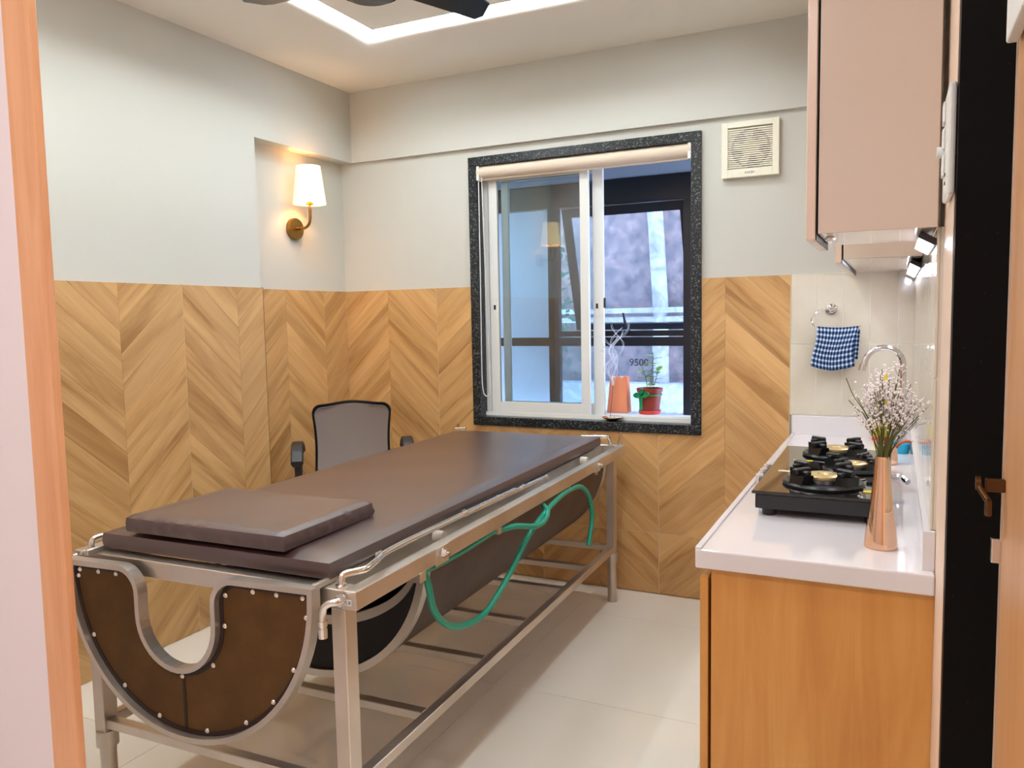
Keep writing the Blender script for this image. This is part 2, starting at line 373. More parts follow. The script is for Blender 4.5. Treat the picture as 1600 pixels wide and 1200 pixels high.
# ------------------------------------------------- chevron wainscot: tiles > planks
def clip(poly, a, b, c):   # keep a*x+b*y<=c
    out = []
    for i in range(len(poly)):
        p, q = poly[i-1], poly[i]; dp = a*p[0]+b*p[1]-c; dq = a*q[0]+b*q[1]-c
        if (dp <= 0) != (dq <= 0): t = dp/(dp-dq); out.append((p[0]+t*(q[0]-p[0]), p[1]+t*(q[1]-p[1])))
        if dq <= 0: out.append(q)
    return out
def cliprect(poly, r):
    for k in ((-1, 0, -r[0]), (1, 0, r[1]), (0, -1, -r[2]), (0, 1, r[3])):
        if poly: poly = clip(poly, *k)
    if len(poly) < 3: return []
    A = abs(sum(poly[i-1][0]*poly[i][1]-poly[i][0]*poly[i-1][1] for i in range(len(poly))))/2
    return poly if A > 1e-5 else []
SL, PV = .90, .12
def gstrip(wall, org, ud, nd, rects):
    org, ud, nd = Vector(org), Vector(ud), Vector(nd); vd = Vector((0, 0, 1))
    for (p0, p1, q0, q1) in rects:
        b = bmesh.new(); prism(b, [org+ud*x+vd*y for x, y in ((p0, q0), (p1, q0), (p1, q1), (p0, q1))], nd*.0112); obj('grout', b, GROUT, wall)
def chevron(wall, org, ud, nd, ranges, cut=None, rows=((.297, ZW), (0.0, .297))):
    """ranges: (u0, u1, peak_u, sign) tile columns, planks rise towards peak_u when sign>0. ud = horizontal axis, nd = outward normal."""
    org, ud, nd = Vector(org), Vector(ud), Vector(nd); vd = Vector((0, 0, 1))
    for (u0, u1, cu, sg) in ranges:
        for (v0, v1) in rows:
            regs = [(u0+.0016, u1-.0016, v0+.0016, v1-.0016)]
            if cut:
                a0, a1, b0, b1 = cut; new = []
                for (p0, p1, q0, q1) in regs:
                    if p1 <= a0 or p0 >= a1 or q1 <= b0 or q0 >= b1: new.append((p0, p1, q0, q1)); continue
                    if p0 < a0: new.append((p0, a0, q0, q1))
                    if p1 > a1: new.append((a1, p1, q0, q1))
                    if q0 < b0: new.append((max(p0, a0), min(p1, a1), q0, b0))
                    if q1 > b1: new.append((max(p0, a0), min(p1, a1), b1, q1))
                regs = new
            if not regs: continue
            b = bmesh.new()
            for (p0, p1, q0, q1) in regs:
                prism(b, [org+ud*x+vd*y for x, y in ((p0, q0), (p1, q0), (p1, q1), (p0, q1))], nd*.009)
            tile = obj('tile', b, TILEB, wall)
            for side in (-1, 1):
                h0, h1 = (u0, min(cu, u1)) if side < 0 else (max(cu, u0), u1)
                if h1-h0 < .01: continue
                s = SL*sg*(-side)      # slope dv/du
                k0 = int((v0-1)/PV)-2; k1 = int((v1+1)/PV)+2
                for k in range(k0, k1):
                    c = k*PV + (.031 if side > 0 else 0)
                    g = .0005
                    para = [(h0, c+s*(h0-cu)+g), (h1, c+s*(h1-cu)+g), (h1, c+PV+s*(h1-cu)-g), (h0, c+PV+s*(h0-cu)-g)]
                    pieces = []
                    for r in regs:
                        rr = (max(r[0], h0+(.0003)), min(r[1], h1-.0003), r[2], r[3])
                        if rr[1] <= rr[0]: continue
                        q = cliprect(para, rr)
                        if q: pieces.append(q)
                    if not pieces: continue
                    L = math.hypot(1, s); du = (ud+vd*s)/L; dn = nd.cross(du)
                    ctr = org+ud*((h0+h1)/2)+vd*(c+s*((h0+h1)/2-cu)+PV/2)+nd*.009
                    Mx = Matrix((du, dn, nd)).transposed().to_4x4(); Mx.translation = ctr
                    inv = Mx.inverted(); b = bmesh.new()
                    for q in pieces:
                        prism(b, [inv @ (org+ud*x+vd*y+nd*.009) for x, y in q], (0, 0, .003))
                    o = obj('plank', b, PLANK, tile, local=True); o.matrix_local = Mx
chevron(wall_left, (XA, 0, 0), (0, 1, 0), (1, 0, 0), [(.62, 1.22, .92, -1), (1.22, 1.82, 1.52, -1), (1.82, 2.42, 2.11, -1), (2.42, 2.896, 2.73, -1)])
chevron(wall_left, (XN, 0, 0), (0, 1, 0), (1, 0, 0), [(2.898, 3.456, 3.151, 1), (3.456, 3.648, 3.75, 1)])
chevron(wall_back, (0, YW, 0), (1, 0, 0), (0, -1, 0),
        [(-2.806, -2.209, -2.52, 1), (-2.209, -1.604, -1.90, 1), (-1.604, -1.0, -1.30, 1), (-1.0, -.410, -.69, 1)], cut=(WX0-.004, WX1+.004, WZ0-.005, WZ1+.01))
# return edge of the pillar tiles, grout line behind
obj('tile_edge', box(XA, XA+.012, 2.8965, 2.8985, 0, ZW), TILEB, wall_left)
obj('grout', box(XA, XA+.005, .62, 2.896, 0, ZW-.003), GROUT, wall_left)
obj('grout', box(XN, XN+.005, 2.898, 3.648, 0, ZW-.003), GROUT, wall_left)
bm = bmesh.new()
for a in ((-2.81, WX0-.004, 0, ZW), (WX1+.004, -.41, 0, ZW), (WX0-.004, WX1+.004, 0, WZ0-.005)): bx(bm, a[0], a[1], YW-.005, YW, a[2], a[3]-.003)
obj('grout', bm, GROUT, wall_back)

g_ = .0015
gstrip(wall_left, (XA, 0, 0), (0, 1, 0), (1, 0, 0), [(2.42-g_, 2.42+g_, 0, ZW), (1.82-g_, 1.82+g_, 0, ZW), (.93, 2.895, .297-g_, .297+g_)])
gstrip(wall_left, (XN, 0, 0), (0, 1, 0), (1, 0, 0), [(3.456-g_, 3.456+g_, 0, ZW), (2.90, 3.647, .297-g_, .297+g_)])
gstrip(wall_back, (0, YW, 0), (1, 0, 0), (0, -1, 0), [(-2.806-g_, -2.806+g_, 0, ZW), (-2.209-g_, -2.209+g_, 0, ZW), (-1.604-g_, -1.604+g_, 0, WZ0-.005), (-1.0-g_, -1.0+g_, 0, WZ0-.005), (-.410-g_, -.410+g_, 0, ZW), (-2.80, -.41, .297-g_, .297+g_),
       (WX0-.005, WX1+.005, WZ0-.007, WZ0-.002), (WX1+.002, WX1+.006, WZ0-.005, ZW), (WX0-.006, WX0-.002, WZ0-.005, ZW)])
# beige kitchen tiles 10 x 30
obj('grout', box(-.408, XR, YW-.0095, YW, .896, ZW-.001), GROUTW, wall_back)
for c in range(5):
    x0 = -.408+.1055*c
    for r_, (z0, z1) in enumerate(((.897, 1.206), (1.206, ZW))):
        x1 = min(x0+.1055, XR-.001)
        if x1-x0 > .01: obj('tile', box(x0+.0016, x1-.0016, YW-.012, YW-.006, z0+.0016, z1-.0016, bev=.001, seg=1), BGTILE, wall_back)
obj('grout', box(XR-.0095, XR, 1.80, YW-.012, .896, ZW-.001), GROUTW, wall_right)
for c in range(18):
    y1 = YW-.012-.103*c
    for (z0, z1) in ((.897, 1.206), (1.206, ZW)):
        o = obj('tile', box(XR-.012, XR-.006, y1-.103+.0016, y1-.0016, z0+.0016, z1-.0016, bev=.0015, seg=1), BGTILEW, wall_right)
# black granite on the step of the right wall
struct('trim_3', box(XR+.001, .24, 1.478, 1.52, 0, 2.8), BLACKG, label='black granite slab cladding the wall end')

# ---------------------------------------------------------------- window
wn = bpy.data.objects.new('window_1', None); C.objects.link(wn); wn.location = (-1.396, 3.70, WZ0); wn['kind'] = 'structure'; wn['label'] = 'sliding window with speckled granite surround'
WORLD[wn] = Matrix.Translation(wn.location)
T = .046
for nm, a in (('granite_sill', (WX0, WX1, 3.636, 3.80, WZ0, WZ0+T)), ('granite_head', (WX0, WX1, 3.636, 3.80, WZ1-T, WZ1)),
              ('granite_side', (WX0, WX0+T, 3.636, 3.80, WZ0+T, WZ1-T)), ('granite_side', (WX1-T, WX1, 3.636, 3.80, WZ0+T, WZ1-T))):
    obj(nm, box(*a, bev=.003), SPECK, wn)
ix0, ix1, iz0, iz1 = WX0+T, WX1-T, WZ0+T, WZ1-T
bm = bmesh.new()
bx(bm, ix0, ix1, 3.695, 3.79, iz0, iz0+.008)
for yy in (3.697, 3.722, 3.745, 3.785): bx(bm, ix0, ix1, yy, yy+.004, iz0+.008, iz0+.020)
obj('track', bm, UPVC, wn)
bm = bmesh.new(); bx(bm, ix0, ix0+.028, 3.71, 3.79, iz0+.02, iz1); bx(bm, ix1-.006, ix1, 3.71, 3.79, iz0+.02, iz1); bx(bm, ix0+.028, ix1-.006, 3.695, 3.79, iz1-.03, iz1)
obj('outer_frame', bm, UPVC, wn)
def sash(x0, x1, y0, y1, sl, sr):
    z0, z1 = iz0+.014, iz1-.02; b = bmesh.new()
    bx(b, x0, x0+sl, y0, y1, z0, z1, bev=.002); bx(b, x1-sr, x1, y0, y1, z0, z1, bev=.002)
    bx(b, x0+sl, x1-sr, y0, y1, z0, z0+.060, bev=.002); bx(b, x0+sl, x1-sr, y0, y1, z1-.055, z1, bev=.002)
    s = obj('sash', b, UPVC, wn)
    b = bmesh.new(); m_ = (y0+y1)/2; bx(b, x0+sl-.003, x1-sr+.003, m_-.002, m_+.002, z0+.057, z1-.052); obj('glass', b, GLASSW, s)
    return s
s1 = sash(-1.912, -1.362, 3.700, 3.722, .048, .045)
s2 = sash(-1.860, -1.302, 3.7445, 3.764, .040, .055)
for xx, zz in ((-1.925+.042, 1.40), (-1.335, 1.395)):
    yy = 3.700 if xx < -1.5 else 3.7445
    b = bmesh.new(); bx(b, xx-.008, xx+.008, yy-.003, yy, zz-.05, zz+.05, bev=.001); l_ = obj('latch', b, WPLAST, s1 if xx < -1.5 else s2)
    b = bmesh.new(); bx(b, xx-.006, xx+.005, yy-.006, yy-.003, zz-.012, zz+.012); obj('latch_button', b, BLKPL, wn)
b = bmesh.new(); bx(b, -1.3015, -1.292, 3.742, 3.752, 1.385, 1.435, bev=.003); obj('pull_handle', b, BLKPL, wn)
# roller blind
bl = thing('roller_blind', 'rolled up cream roller blind at the top of the window', 'blind', (-1.396, 3.672, 2.055))
b = bmesh.new(); cyl(b, (-1.399, 3.672, 2.092), .0335, 1.118, 'x', 32); obj('fabric_roll', b, BLIND, bl, smooth=True)
b = bmesh.new(); cyl(b, (-1.399, 3.672, 2.0555), .006, 1.116, 'x', 12); obj('hem_bar', b, BLIND, bl, smooth=True)
for xx in (ix0+.008, ix1-.008): obj('bracket', box(xx-.007, xx+.007, 3.640, 3.700, 2.050, iz1-.001), WPLAST, bl)
b = bmesh.new(); P = [(-1.940, 3.650, 2.09), (-1.941, 3.650, 1.6), (-1.944, 3.65, 1.1), (-1.940, 3.65, .975), (-1.925, 3.652, .938), (-1.905, 3.655, .955), (-1.903, 3.655, 1.10), (-1.915, 3.655, 1.6), (-1.925, 3.655, 2.09)]
tube(b, smooth_path(P), .0028, 6); obj('bead_chain', b, CORDW, bl, smooth=True)

# bay and outer black window
by = thing('bay_window_frame', 'black metal outer window with a tilted open pane beyond the sill', 'window frame', (-1.4, 4.2, .76))
bm = bmesh.new(); bars = [(-1.79, -1.725, .807, 2.0865), (-1.012, -.955, .807, 2.0865), (-2.62, -2.57, .807, 2.0865)]
for a in bars: bx(bm, a[0], a[1], 4.19, 4.23, a[2], a[3])
obj('post', bm, BLKMET, by)
obj('middle_rail', box(-2.57, -.70, 4.188, 4.232, 1.178, 1.226), BLKMET, by)
obj('header', box(-2.57, -.955, 4.186, 4.234, 1.955, 2.085), BLKMET, by)
obj('inner_rail', box(-1.725, -1.012, 4.186, 4.234, 1.232, 1.262), BLKMET, by)
obj('lower_pane', box(-1.73, -1.01, 4.208, 4.212, .807, 1.18), GLASSD, by)
obj('side_pane', box(-.955, -.72, 4.208, 4.212, .807, 2.08), GLASSW, by)
top = Vector((0, 4.236, 1.955)); bot = Vector((0, 4.46, 1.27)); dirv = (bot-top).normalized(); nn = Vector((0, dirv.z, -dirv.y)); Ls = (bot-top).length
def sp(x, t, off=0): p = top+dirv*t+nn*off; return (x, p.y, p.z)
b = bmesh.new()
for (xa, xb, ta, tb_) in ((-1.715, -1.665, 0, Ls), (-1.04, -.995, 0, Ls), (-1.665, -1.04, 0, .05), (-1.665, -1.04, Ls-.035, Ls)):
    prism(b, [sp(xa, ta), sp(xb, ta), sp(xb, tb_), sp(xa, tb_)], nn*.02)
sash2 = obj('tilted_sash', b, BLKMET, by)
b = bmesh.new(); prism(b, [sp(-1.668, .045, .008), sp(-1.037, .045, .008), sp(-1.037, Ls-.03, .008), sp(-1.668, Ls-.03, .008)], nn*.004); obj('glass', b, GLASSD, sash2)
b = bmesh.new(); tube(b, [(-1.31, 4.185, 1.262), (-1.325, 4.165, 1.30), (-1.335, 4.16, 1.36)], [.010, .008, .006], 8); obj('handle', b, BLKPL, by)
struct('trim_4', box(-2.65, -.45, 3.80, 4.28, 2.087, 2.24), SLABG, label='grey roof slab of the window bay')
struct('trim_5', box(-2.65, -.45, 3.80, 4.28, .72, .806), OUTW, label='pale floor of the window bay')
struct('wall_outside_left', box(-3.0, -1.80, 4.34, 4.40, -.2, 1.99), OUTW, label='bluish white wall outside the left sash')
ow = struct('wall_outside_back', box(-3.4, 1.2, 5.30, 5.40, -.6, 3.4), OUTG, label='mottled pinkish wall behind the bay')
pl = struct('trim_6', box(-3.4, 1.2, 5.12, 5.30, -.6, .885), OUTP, label='white ledge at the foot of the outside wall')
pp = thing('drain_pipe', 'pale vertical pipe on the mottled outside wall', 'pipe', (-1.42, 5.24, .885))
b = bmesh.new(); tube(b, [(-1.415, 5.243, .886), (-1.42, 5.243, 1.4), (-1.46, 5.243, 2.1), (-1.50, 5.243, 3.2)], .052, 14); obj('pipe', b, OUTP, pp, smooth=True)
b = bmesh.new(); cyl(b, (-1.42, 5.243, 1.12), .056, .05); obj('collar', b, OUTP, pp, smooth=True)
b = bmesh.new(); tube(b, [(-2.28, 5.243, .886), (-2.28, 5.243, 3.2)], .05, 14); tag(obj('drain_pipe', b, OUTP, smooth=True), 'pale vertical pipe outside seen through the left sash glass', 'pipe')
b = bmesh.new()
for k, zz in enumerate((1.30, 1.36)): bx(b, -2.2, -.9, 5.20-.02*k, 5.26, zz, zz+.035)
tag(obj('outside_ledge', b, OUTP), 'white ribbed ledge outside behind the tilted pane', 'ledge')
b = textbm('9500 –', .055); b.transform(Matrix.Translation((-1.24, 4.206, 1.085)) @ Matrix.Rotation(PI/2, 4, 'X')); obj('writing', b, DKTXT, by)
bm = bmesh.new()
for k in range(260):
    c = Vector((-2.12+random.gauss(0, .10), 4.9+random.gauss(0, .08), 1.45+random.uniform(-.5, .38)))
    d = Vector((random.gauss(0, 1), random.gauss(0, 1), random.gauss(0, 1))).normalized()*.035; e = d.orthogonal().normalized()*.016
    prism(bm, [c-d, c+e, c+d, c-e], d.cross(e).normalized()*.001)
tube(bm, [(-2.12, 4.9, -.2), (-2.1, 4.9, 1.0), (-2.12, 4.9, 1.7)], .015, 8)
o = obj('bush', bm, LEAFD); tag(o, 'dark green leafy bush outside behind the window mullion', 'bush')
o['kind'] = 'stuff'

# ---------------------------------------------------------------- things on the window sill
ZS = iz0+.0205
pt = thing('potted_plant', 'small green plant in a red brown pot tied with a green ribbon', 'plant', (-1.098, 3.845, ZS))
X, Y = -1.098, 3.845
b = bmesh.new(); lathe(b, [(0, 0), (.046, 0), (.047, .012), (.060, .105), (.064, .106), (.066, .122), (.061, .124), (.057, .110), (0, .110)], (X, Y, ZS+.006)); obj('pot', b, TERRA, pt, smooth=True)
b = bmesh.new(); lathe(b, [(0, 0), (.053, 0), (.056, .018), (.052, .019), (.049, .005), (0, .005)], (X, Y, ZS)); obj('saucer', b, REDP, pt, smooth=True)
b = bmesh.new(); cyl(b, (X, Y, ZS+.114), .056, .006); obj('soil', b, SOILM, pt)
b = bmesh.new()
stems = [((0, 0), (.01, 0, .09), (.02, .0, .17)), ((-.01, 0), (-.02, 0, .06), (-.035, -.01, .12)), ((.01, 0), (.03, 0, .05), (.045, -.01, .10))]
for (s0, s1_, s2_) in stems:
    tube(b, smooth_path([(X+s0[0], Y, ZS+.115), (X+s1_[0], Y+s1_[1], ZS+.115+s1_[2]), (X+s2_[0], Y+s2_[1], ZS+.115+s2_[2])], 4), .0018, 6)
obj('stem', b, STEM, pt)
def leafmesh():
    b = bmesh.new(); prev = None
    for i in range(6):
        t = i/5; wv = .011*math.sin(PI*min(1, t*.95+.05))**.8; z = -.006*t*t
        row = [b.verts.new((t*.034, -wv, z+.002)), b.verts.new((t*.034, 0, z)), b.verts.new((t*.034, wv, z+.002))]
        if prev: b.faces.new((prev[0], row[0], row[1], prev[1])); b.faces.new((prev[1], row[1], row[2], prev[2]))
        prev = row
    return b
lf = None
for (sx, s_) in ((0, stems[0]), (1, stems[1]), (2, stems[2])):
    n_ = 10 if sx == 0 else 6
    for k in range(n_):
        t = .25+.75*k/(n_-1); p = Vector((X+s_[2][0]*t, Y+s_[2][1]*t, ZS+.115+s_[2][2]*t))
        Mx = Matrix.Translation(p) @ Matrix.Rotation(k*2.4+sx, 4, 'Z') @ Matrix.Rotation(-.25+random.uniform(-.4, .4), 4, 'Y') @ Matrix.Scale(random.uniform(1.1, 1.6), 4)
        Ml = WORLD[pt].inverted() @ Mx
        if lf is None: lf = obj('leaf', leafmesh(), LEAF, pt, local=True, smooth=True); lf.matrix_local = Ml
        else: inst(lf, pt, M_=Ml)
b = bmesh.new(); fy = Y-.062
def loopr(cx, cz, ax, az, ang):
    P = []
    for i in range(13):
        a = i/12*2*PI; x = ax*(1-math.cos(a))/2; z = az*math.sin(a)
        P.append((cx+x*math.cos(ang)-z*math.sin(ang), fy-.006-.006*math.sin(a/2), cz+x*math.sin(ang)+z*math.cos(ang)))
    for i in range(12):
        q = [Vector(P[i]), Vector(P[i+1])]; v = [b.verts.new(q[0]), b.verts.new(q[1]), b.verts.new(q[1]+Vector((0, .009, .002))), b.verts.new(q[0]+Vector((0, .009, .002)))]; b.faces.new(v)
    prism(b, [(p[0], fy-.004, p[2]) for p in P[:-1]], (0, .003, 0))
cx_, cz_ = X-.026, ZS+.095
loopr(cx_, cz_, .045, .013, .25); loopr(cx_, cz_, .038, .013, PI-.1); loopr(cx_, cz_, .036, .010, 1.35)
prism(b, [(cx_-.008, fy-.003, cz_), (cx_+.008, fy-.003, cz_), (cx_+.004, fy-.001+.008, cz_-.07), (cx_-.012, fy-.001+.008, cz_-.075)], (0, .002, 0))
lathe(b, [(.0625, .098), (.0635, .104), (.0615, .104), (.0605, .098), (.0625, .098)], (X, Y, ZS-.004))
obj('ribbon_bow', b, RIBB, pt)
# salmon box
t = thing('salmon_box', 'tall salmon orange box standing on the sill left of the plant', 'box', (-1.262, 3.85, ZS))
b = bmesh.new(); p0 = [(-1.315, 3.815, ZS), (-1.205, 3.815, ZS), (-1.205, 3.885, ZS), (-1.315, 3.885, ZS)]
p1 = [(-1.300, 3.83, ZS+.185), (-1.212, 3.83, ZS+.185), (-1.212, 3.875, ZS+.185), (-1.300, 3.875, ZS+.185)]
va = [b.verts.new(p) for p in p0]; vb = [b.verts.new(p) for p in p1]; b.faces.new(va[::-1]); b.faces.new(vb)
for i in range(4): b.faces.new((va[i], va[(i+1) % 4], vb[(i+1) % 4], vb[i]))
bmesh.ops.bevel(b, geom=list(b.edges), offset=.002, segments=2, affect='EDGES'); obj('body', b, ORBOX, t)
for xx in (-1.282, -1.240): obj('clip', box(xx-.007, xx+.007, 3.826, 3.836, ZS+.178, ZS+.188, bev=.001), WPLAST, t)
# steel dish and incense
t = thing('incense_dish', 'small round steel dish on the granite sill', 'dish', (-1.235, 3.668, iz0))
b = bmesh.new(); lathe(b, [(0, .002), (.022, .002), (.040, .014), (.052, .020), (.053, .0215), (.040, .0165), (.022, .004), (0, .004)], (-1.235, 3.668, iz0-.001)); obj('bowl', b, STEELB, t, smooth=True)
for xx in (-1.247, -1.226):
    b = bmesh.new(); cyl(b, (xx, 3.668, iz0+.012), .005, .018, seg=12); obj('stick_holder', b, BRASS, t, smooth=True)
b = bmesh.new(); tube(b, [(-1.247, 3.668, iz0+.014), (-1.232, 3.672, iz0+.175)], .0012, 6); tag(obj('incense_stick', b, DKTXT), 'thin dark incense stick leaning up from the steel dish', 'incense stick')
bm = bmesh.new()
for k in range(9):
    P = []; ph = random.uniform(0, 6); x0 = -1.233
    for i in range(22):
        t_ = i/21; z = iz0+.175+t_*(.17+.018*k); a = .006+.05*t_**.8
        P.append((x0+(-.035+.0085*k)*t_*1.4+a*math.sin(ph+t_*9+k)*.6, 3.672+a*math.cos(ph*1.3+t_*7)*.5, z))
    tube(bm, smooth_path(P, 2), .0013, 5)
    P2 = [(p[0]+.004, p[1]+.003, p[2]+.006*math.sin(i)) for i, p in enumerate(P[6:])]
    tube(bm, smooth_path(P2, 2), .0009, 5)
o = obj('incense_smoke', bm, SMOKE, smooth=True); tag(o, 'thin curling wisps of incense smoke in front of the open pane', 'smoke'); o['kind'] = 'stuff'

# ---------------------------------------------------------------- exhaust fan
ex = thing('exhaust_fan', 'square cream slatted exhaust fan high on the wall right of the window', 'exhaust fan', (-.584, YW, 1.945))
x0, x1, z0, z1, yf = -.706, -.462, 1.943, 2.184, YW-.030
b = bmesh.new(); q = .027
for a in ((x0, x0+q, z0, z1), (x1-q, x1, z0, z1), (x0+q, x1-q, z0, z0+.037), (x0+q, x1-q, z1-.025, z1)): bx(b, a[0], a[1], yf, YW-.001, a[2], a[3], bev=.0015, seg=1)
obj('housing', b, CPLAST, ex)
obj('back_plate', box(x0+q, x1-q, YW-.006, YW-.001, z0+.03, z1-.02), CPLAST, ex)
zc, xc = z0+.037+.0895, (x0+x1)/2
b = bmesh.new(); cyl(b, (xc, YW-.0075, zc), .084, .003, 'y', 48); obj('opening', b, FANGRV, ex)
b = bmesh.new()
for k in range(5):
    a = k*2*PI/5+.5
    P = [(xc+r*math.cos(a+d), YW-.010, zc+r*math.sin(a+d)) for r, d in ((.03, -.3), (.072, -.34), (.078, .0), (.068, .22), (.03, .4))]
    prism(b, P, (0, -.002, 0))
cyl(b, (xc, YW-.012, zc), .038, .006, 'y', 32); obj('impeller', b, FANBL, ex)
n_ = 19; sl = None
for k in range(n_):
    z = z0+.0415+k*(.171/n_)+.001
    bb = box(x0+q-.001, x1-q+.001, yf+.004, yf+.012, z, z+.0047); obj('slat', bb, CPLAST, ex)
b = textbm('KACBY', .013, .0004); b.transform(Matrix.Translation((xc, yf-.0006, z0+.018)) @ Matrix.Rotation(PI/2, 4, 'X')); obj('lettering', b, DKTXT, ex)

# ---------------------------------------------------------------- sconces
def sconce(y, wx, label):
    t = thing('wall_sconce', label, 'lamp', (wx, y, 1.823))
    b = bmesh.new(); lathe(b, [(0, 0), (.055, 0), (.056, .003), (.056, .020), (.053, .024), (0, .024)], (wx, y, 1.823), mtx=Matrix.Rotation(PI/2, 4, 'Y')); obj('back_plate', b, BRASSD, t, smooth=True)
    b = bmesh.new(); tube(b, smooth_path([(wx+.02, y, 1.823), (wx+.07, y, 1.823), (wx+.100, y, 1.838), (wx+.113, y, 1.872), (wx+.113, y, 1.94)], 6), .0075, 12); obj('arm', b, BRASSD, t, smooth=True)
    b = bmesh.new(); cyl(b, (wx+.113, y, 1.944), .020, .008); cyl(b, (wx+.113, y, 1.965), .012, .04); obj('lamp_holder', b, BRASSD, t, smooth=True)
    b = bmesh.new(); lathe(b, [(.083, 0), (.060, .19), (.058, .19), (.081, 0), (.083, 0)], (wx+.113, y, 1.942), seg=48); obj('lamp_shade', b, SHADE, t, smooth=True)
    b = bmesh.new(); bmesh.ops.create_uvsphere(b, u_segments=16, v_segments=10, radius=.022, matrix=Matrix.Translation((wx+.113, y, 2.02))); obj('bulb', b, EM_BULB, t, smooth=True)
sconce(3.245, XN, 'brass wall sconce with a glowing cream shade in the recess by the corner')
sconce(1.24, XA, 'second brass wall sconce, only seen reflected in the sash glass')

# ---------------------------------------------------------------- ceiling fan
fx, fy_, fz = -1.475, 2.085, 2.345
t = thing('ceiling_fan', 'dark ceiling fan with a gold rimmed hub at the top edge', 'fan', (fx, fy_, fz))
b = bmesh.new(); lathe(b, [(0, -.012), (.070, -.010), (.088, .002), (.094, .018), (.094, .05), (.06, .07), (0, .075)], (fx, fy_, fz)); obj('hub', b, FANDK, t, smooth=True)
b = bmesh.new(); lathe(b, [(.094, .002), (.101, .008), (.101, .016), (.094, .02), (.092, .01), (.094, .002)], (fx, fy_, fz)); obj('hub_rim', b, FANRIM, t, smooth=True)
b = bmesh.new(); cyl(b, (fx, fy_, fz+.19), .014, .26); obj('downrod', b, FANDK, t, smooth=True)
b = bmesh.new(); lathe(b, [(.06, .30), (.055, .26), (.02, .24), (.0, .24)], (fx, fy_, fz)); obj('canopy', b, FANDK, t, smooth=True)
a0 = math.radians(65)
for k in range(3):
    R = Matrix.Translation((fx, fy_, fz+.042)) @ Matrix.Rotation(a0+k*2*PI/3, 4, 'Z') @ Matrix.Rotation(math.radians(-9), 4, 'X')
    b = bmesh.new(); out = [(.10, -.036), (.40, -.064), (.43, -.052), (.455, .02), (.44, .050), (.10, .036)]
    prism(b, [R @ Vector((x, y, 0)) for x, y in out], R.to_3x3() @ Vector((0, 0, .006))); obj('blade', b, FANDK, t)
    b = bmesh.new(); prism(b, [R @ Vector((x, y, -.005)) for x, y in ((.08, -.022), (.17, -.032), (.18, .026), (.08, .022))], R.to_3x3() @ Vector((0, 0, .005))); obj('blade_bracket', b, STEEL, t)

# ---------------------------------------------------------------- counter and lower cabinet
ZK, XK, YK = .812, -.399, 1.762
t = thing('countertop', 'long white quartz countertop with a raised lip and upstand', 'countertop', (-.15, YK, ZK))
b = bmesh.new(); bx(b, XK, XR-.0005, YK, YW-.0005, .768, ZK, bev=.004); obj('slab', b, QUARTZ, t)
obj('front_lip', box(XK, XK+.014, YK+.002, YW-.014, ZK-.004, ZK+.006, bev=.002), QUARTZ, t)
obj('upstand', box(XK+.002, XR-.014, YW-.030, YW-.0005, ZK-.001, .8955, bev=.002), QUARTZ, t)
obj('upstand', box(XR-.024, XR-.0005, 1.79, YW-.031, ZK-.001, .895, bev=.002), QUARTZ, t)
t = thing('base_cabinet', 'orange brown wooden base cabinet under the white countertop', 'cabinet', (-.14, 1.79, 0))
obj('side_panel', box(-.366, XR-.0005, 1.782, 1.800, .0, .767), CABW, t)
obj('back_panel', box(XR-.03, XR-.013, 1.80, 3.63, .0, .767), CABW, t)
obj('carcass', box(-.366, XR-.031, 1.801, 3.63, .06, .76), CABW, t)
for k in range(4):
    ya = 1.783+k*.462; o = obj('door', box(-.392, -.373, ya, ya+.458, .05, .742, bev=.0015, seg=1), CABW, t)
    obj('finger_rail', box(-.398, -.393, ya+.1, ya+.36, .70, .712), STEELB, o)
# upper cabinets
def upper(y0, y1, label, knob=True):
    t = thing('wall_cabinet', label, 'cabinet', (-.05, y0, 1.50))
    obj('carcass', box(-.146, XR-.013, y0, y1, 1.506, 2.52, bev=.001, seg=1), UCAB, t)
    d = obj('door', box(-.170, -.151, y0-.002, y1, 1.494, 2.52, bev=.0015, seg=1), UCABE, t)
    obj('edge_strip', box(-.1512, -.1492, y0+.004, y1-.004, 1.494, 2.52), BLKPL, t)  # black strip stands in for the shade in the gap behind the door
    if knob:
        b = bmesh.new(); lathe(b, [(0, 0), (.010, 0), (.011, .004), (.006, .010), (.0, .011)], (-.125, y0+.04, 1.4945)); obj('knob_reflection', b, CHROME, t, smooth=True)  # chrome bead modelled in place of a knob or hinge reflection on the underside
upper(YK, 2.09, 'tall glossy rosy wall cabinet nearest the doorway')
upper(2.66, YW-.014, 'glossy rosy wall cabinet in the far corner above the tap', False)
# under-cabinet lights
def under(y0, y1, label, x0=.042):
    t = thing('under_cabinet_light', label, 'light', (.05, y0, 1.48), group=None)
    b = bmesh.new(); R = Matrix.Translation((x0+.012, 0, 1.482)) @ Matrix.Rotation(math.radians(30), 4, 'Y')
    bx(b, -.018, .018, y0, y1, .0, .014, bev=.002); b.transform(R); obj('housing', b, DARKP, t)
    b = bmesh.new(); bx(b, -.015, .015, y0+.006, y1-.006, -.004, .0); b.transform(R); obj('diffuser', b, EM_UNDER, t)
under(1.80, 2.06, 'lit slim light bar under the nearest wall cabinet')
under(2.75, 3.45, 'lit slim light bar under the far corner cabinet')

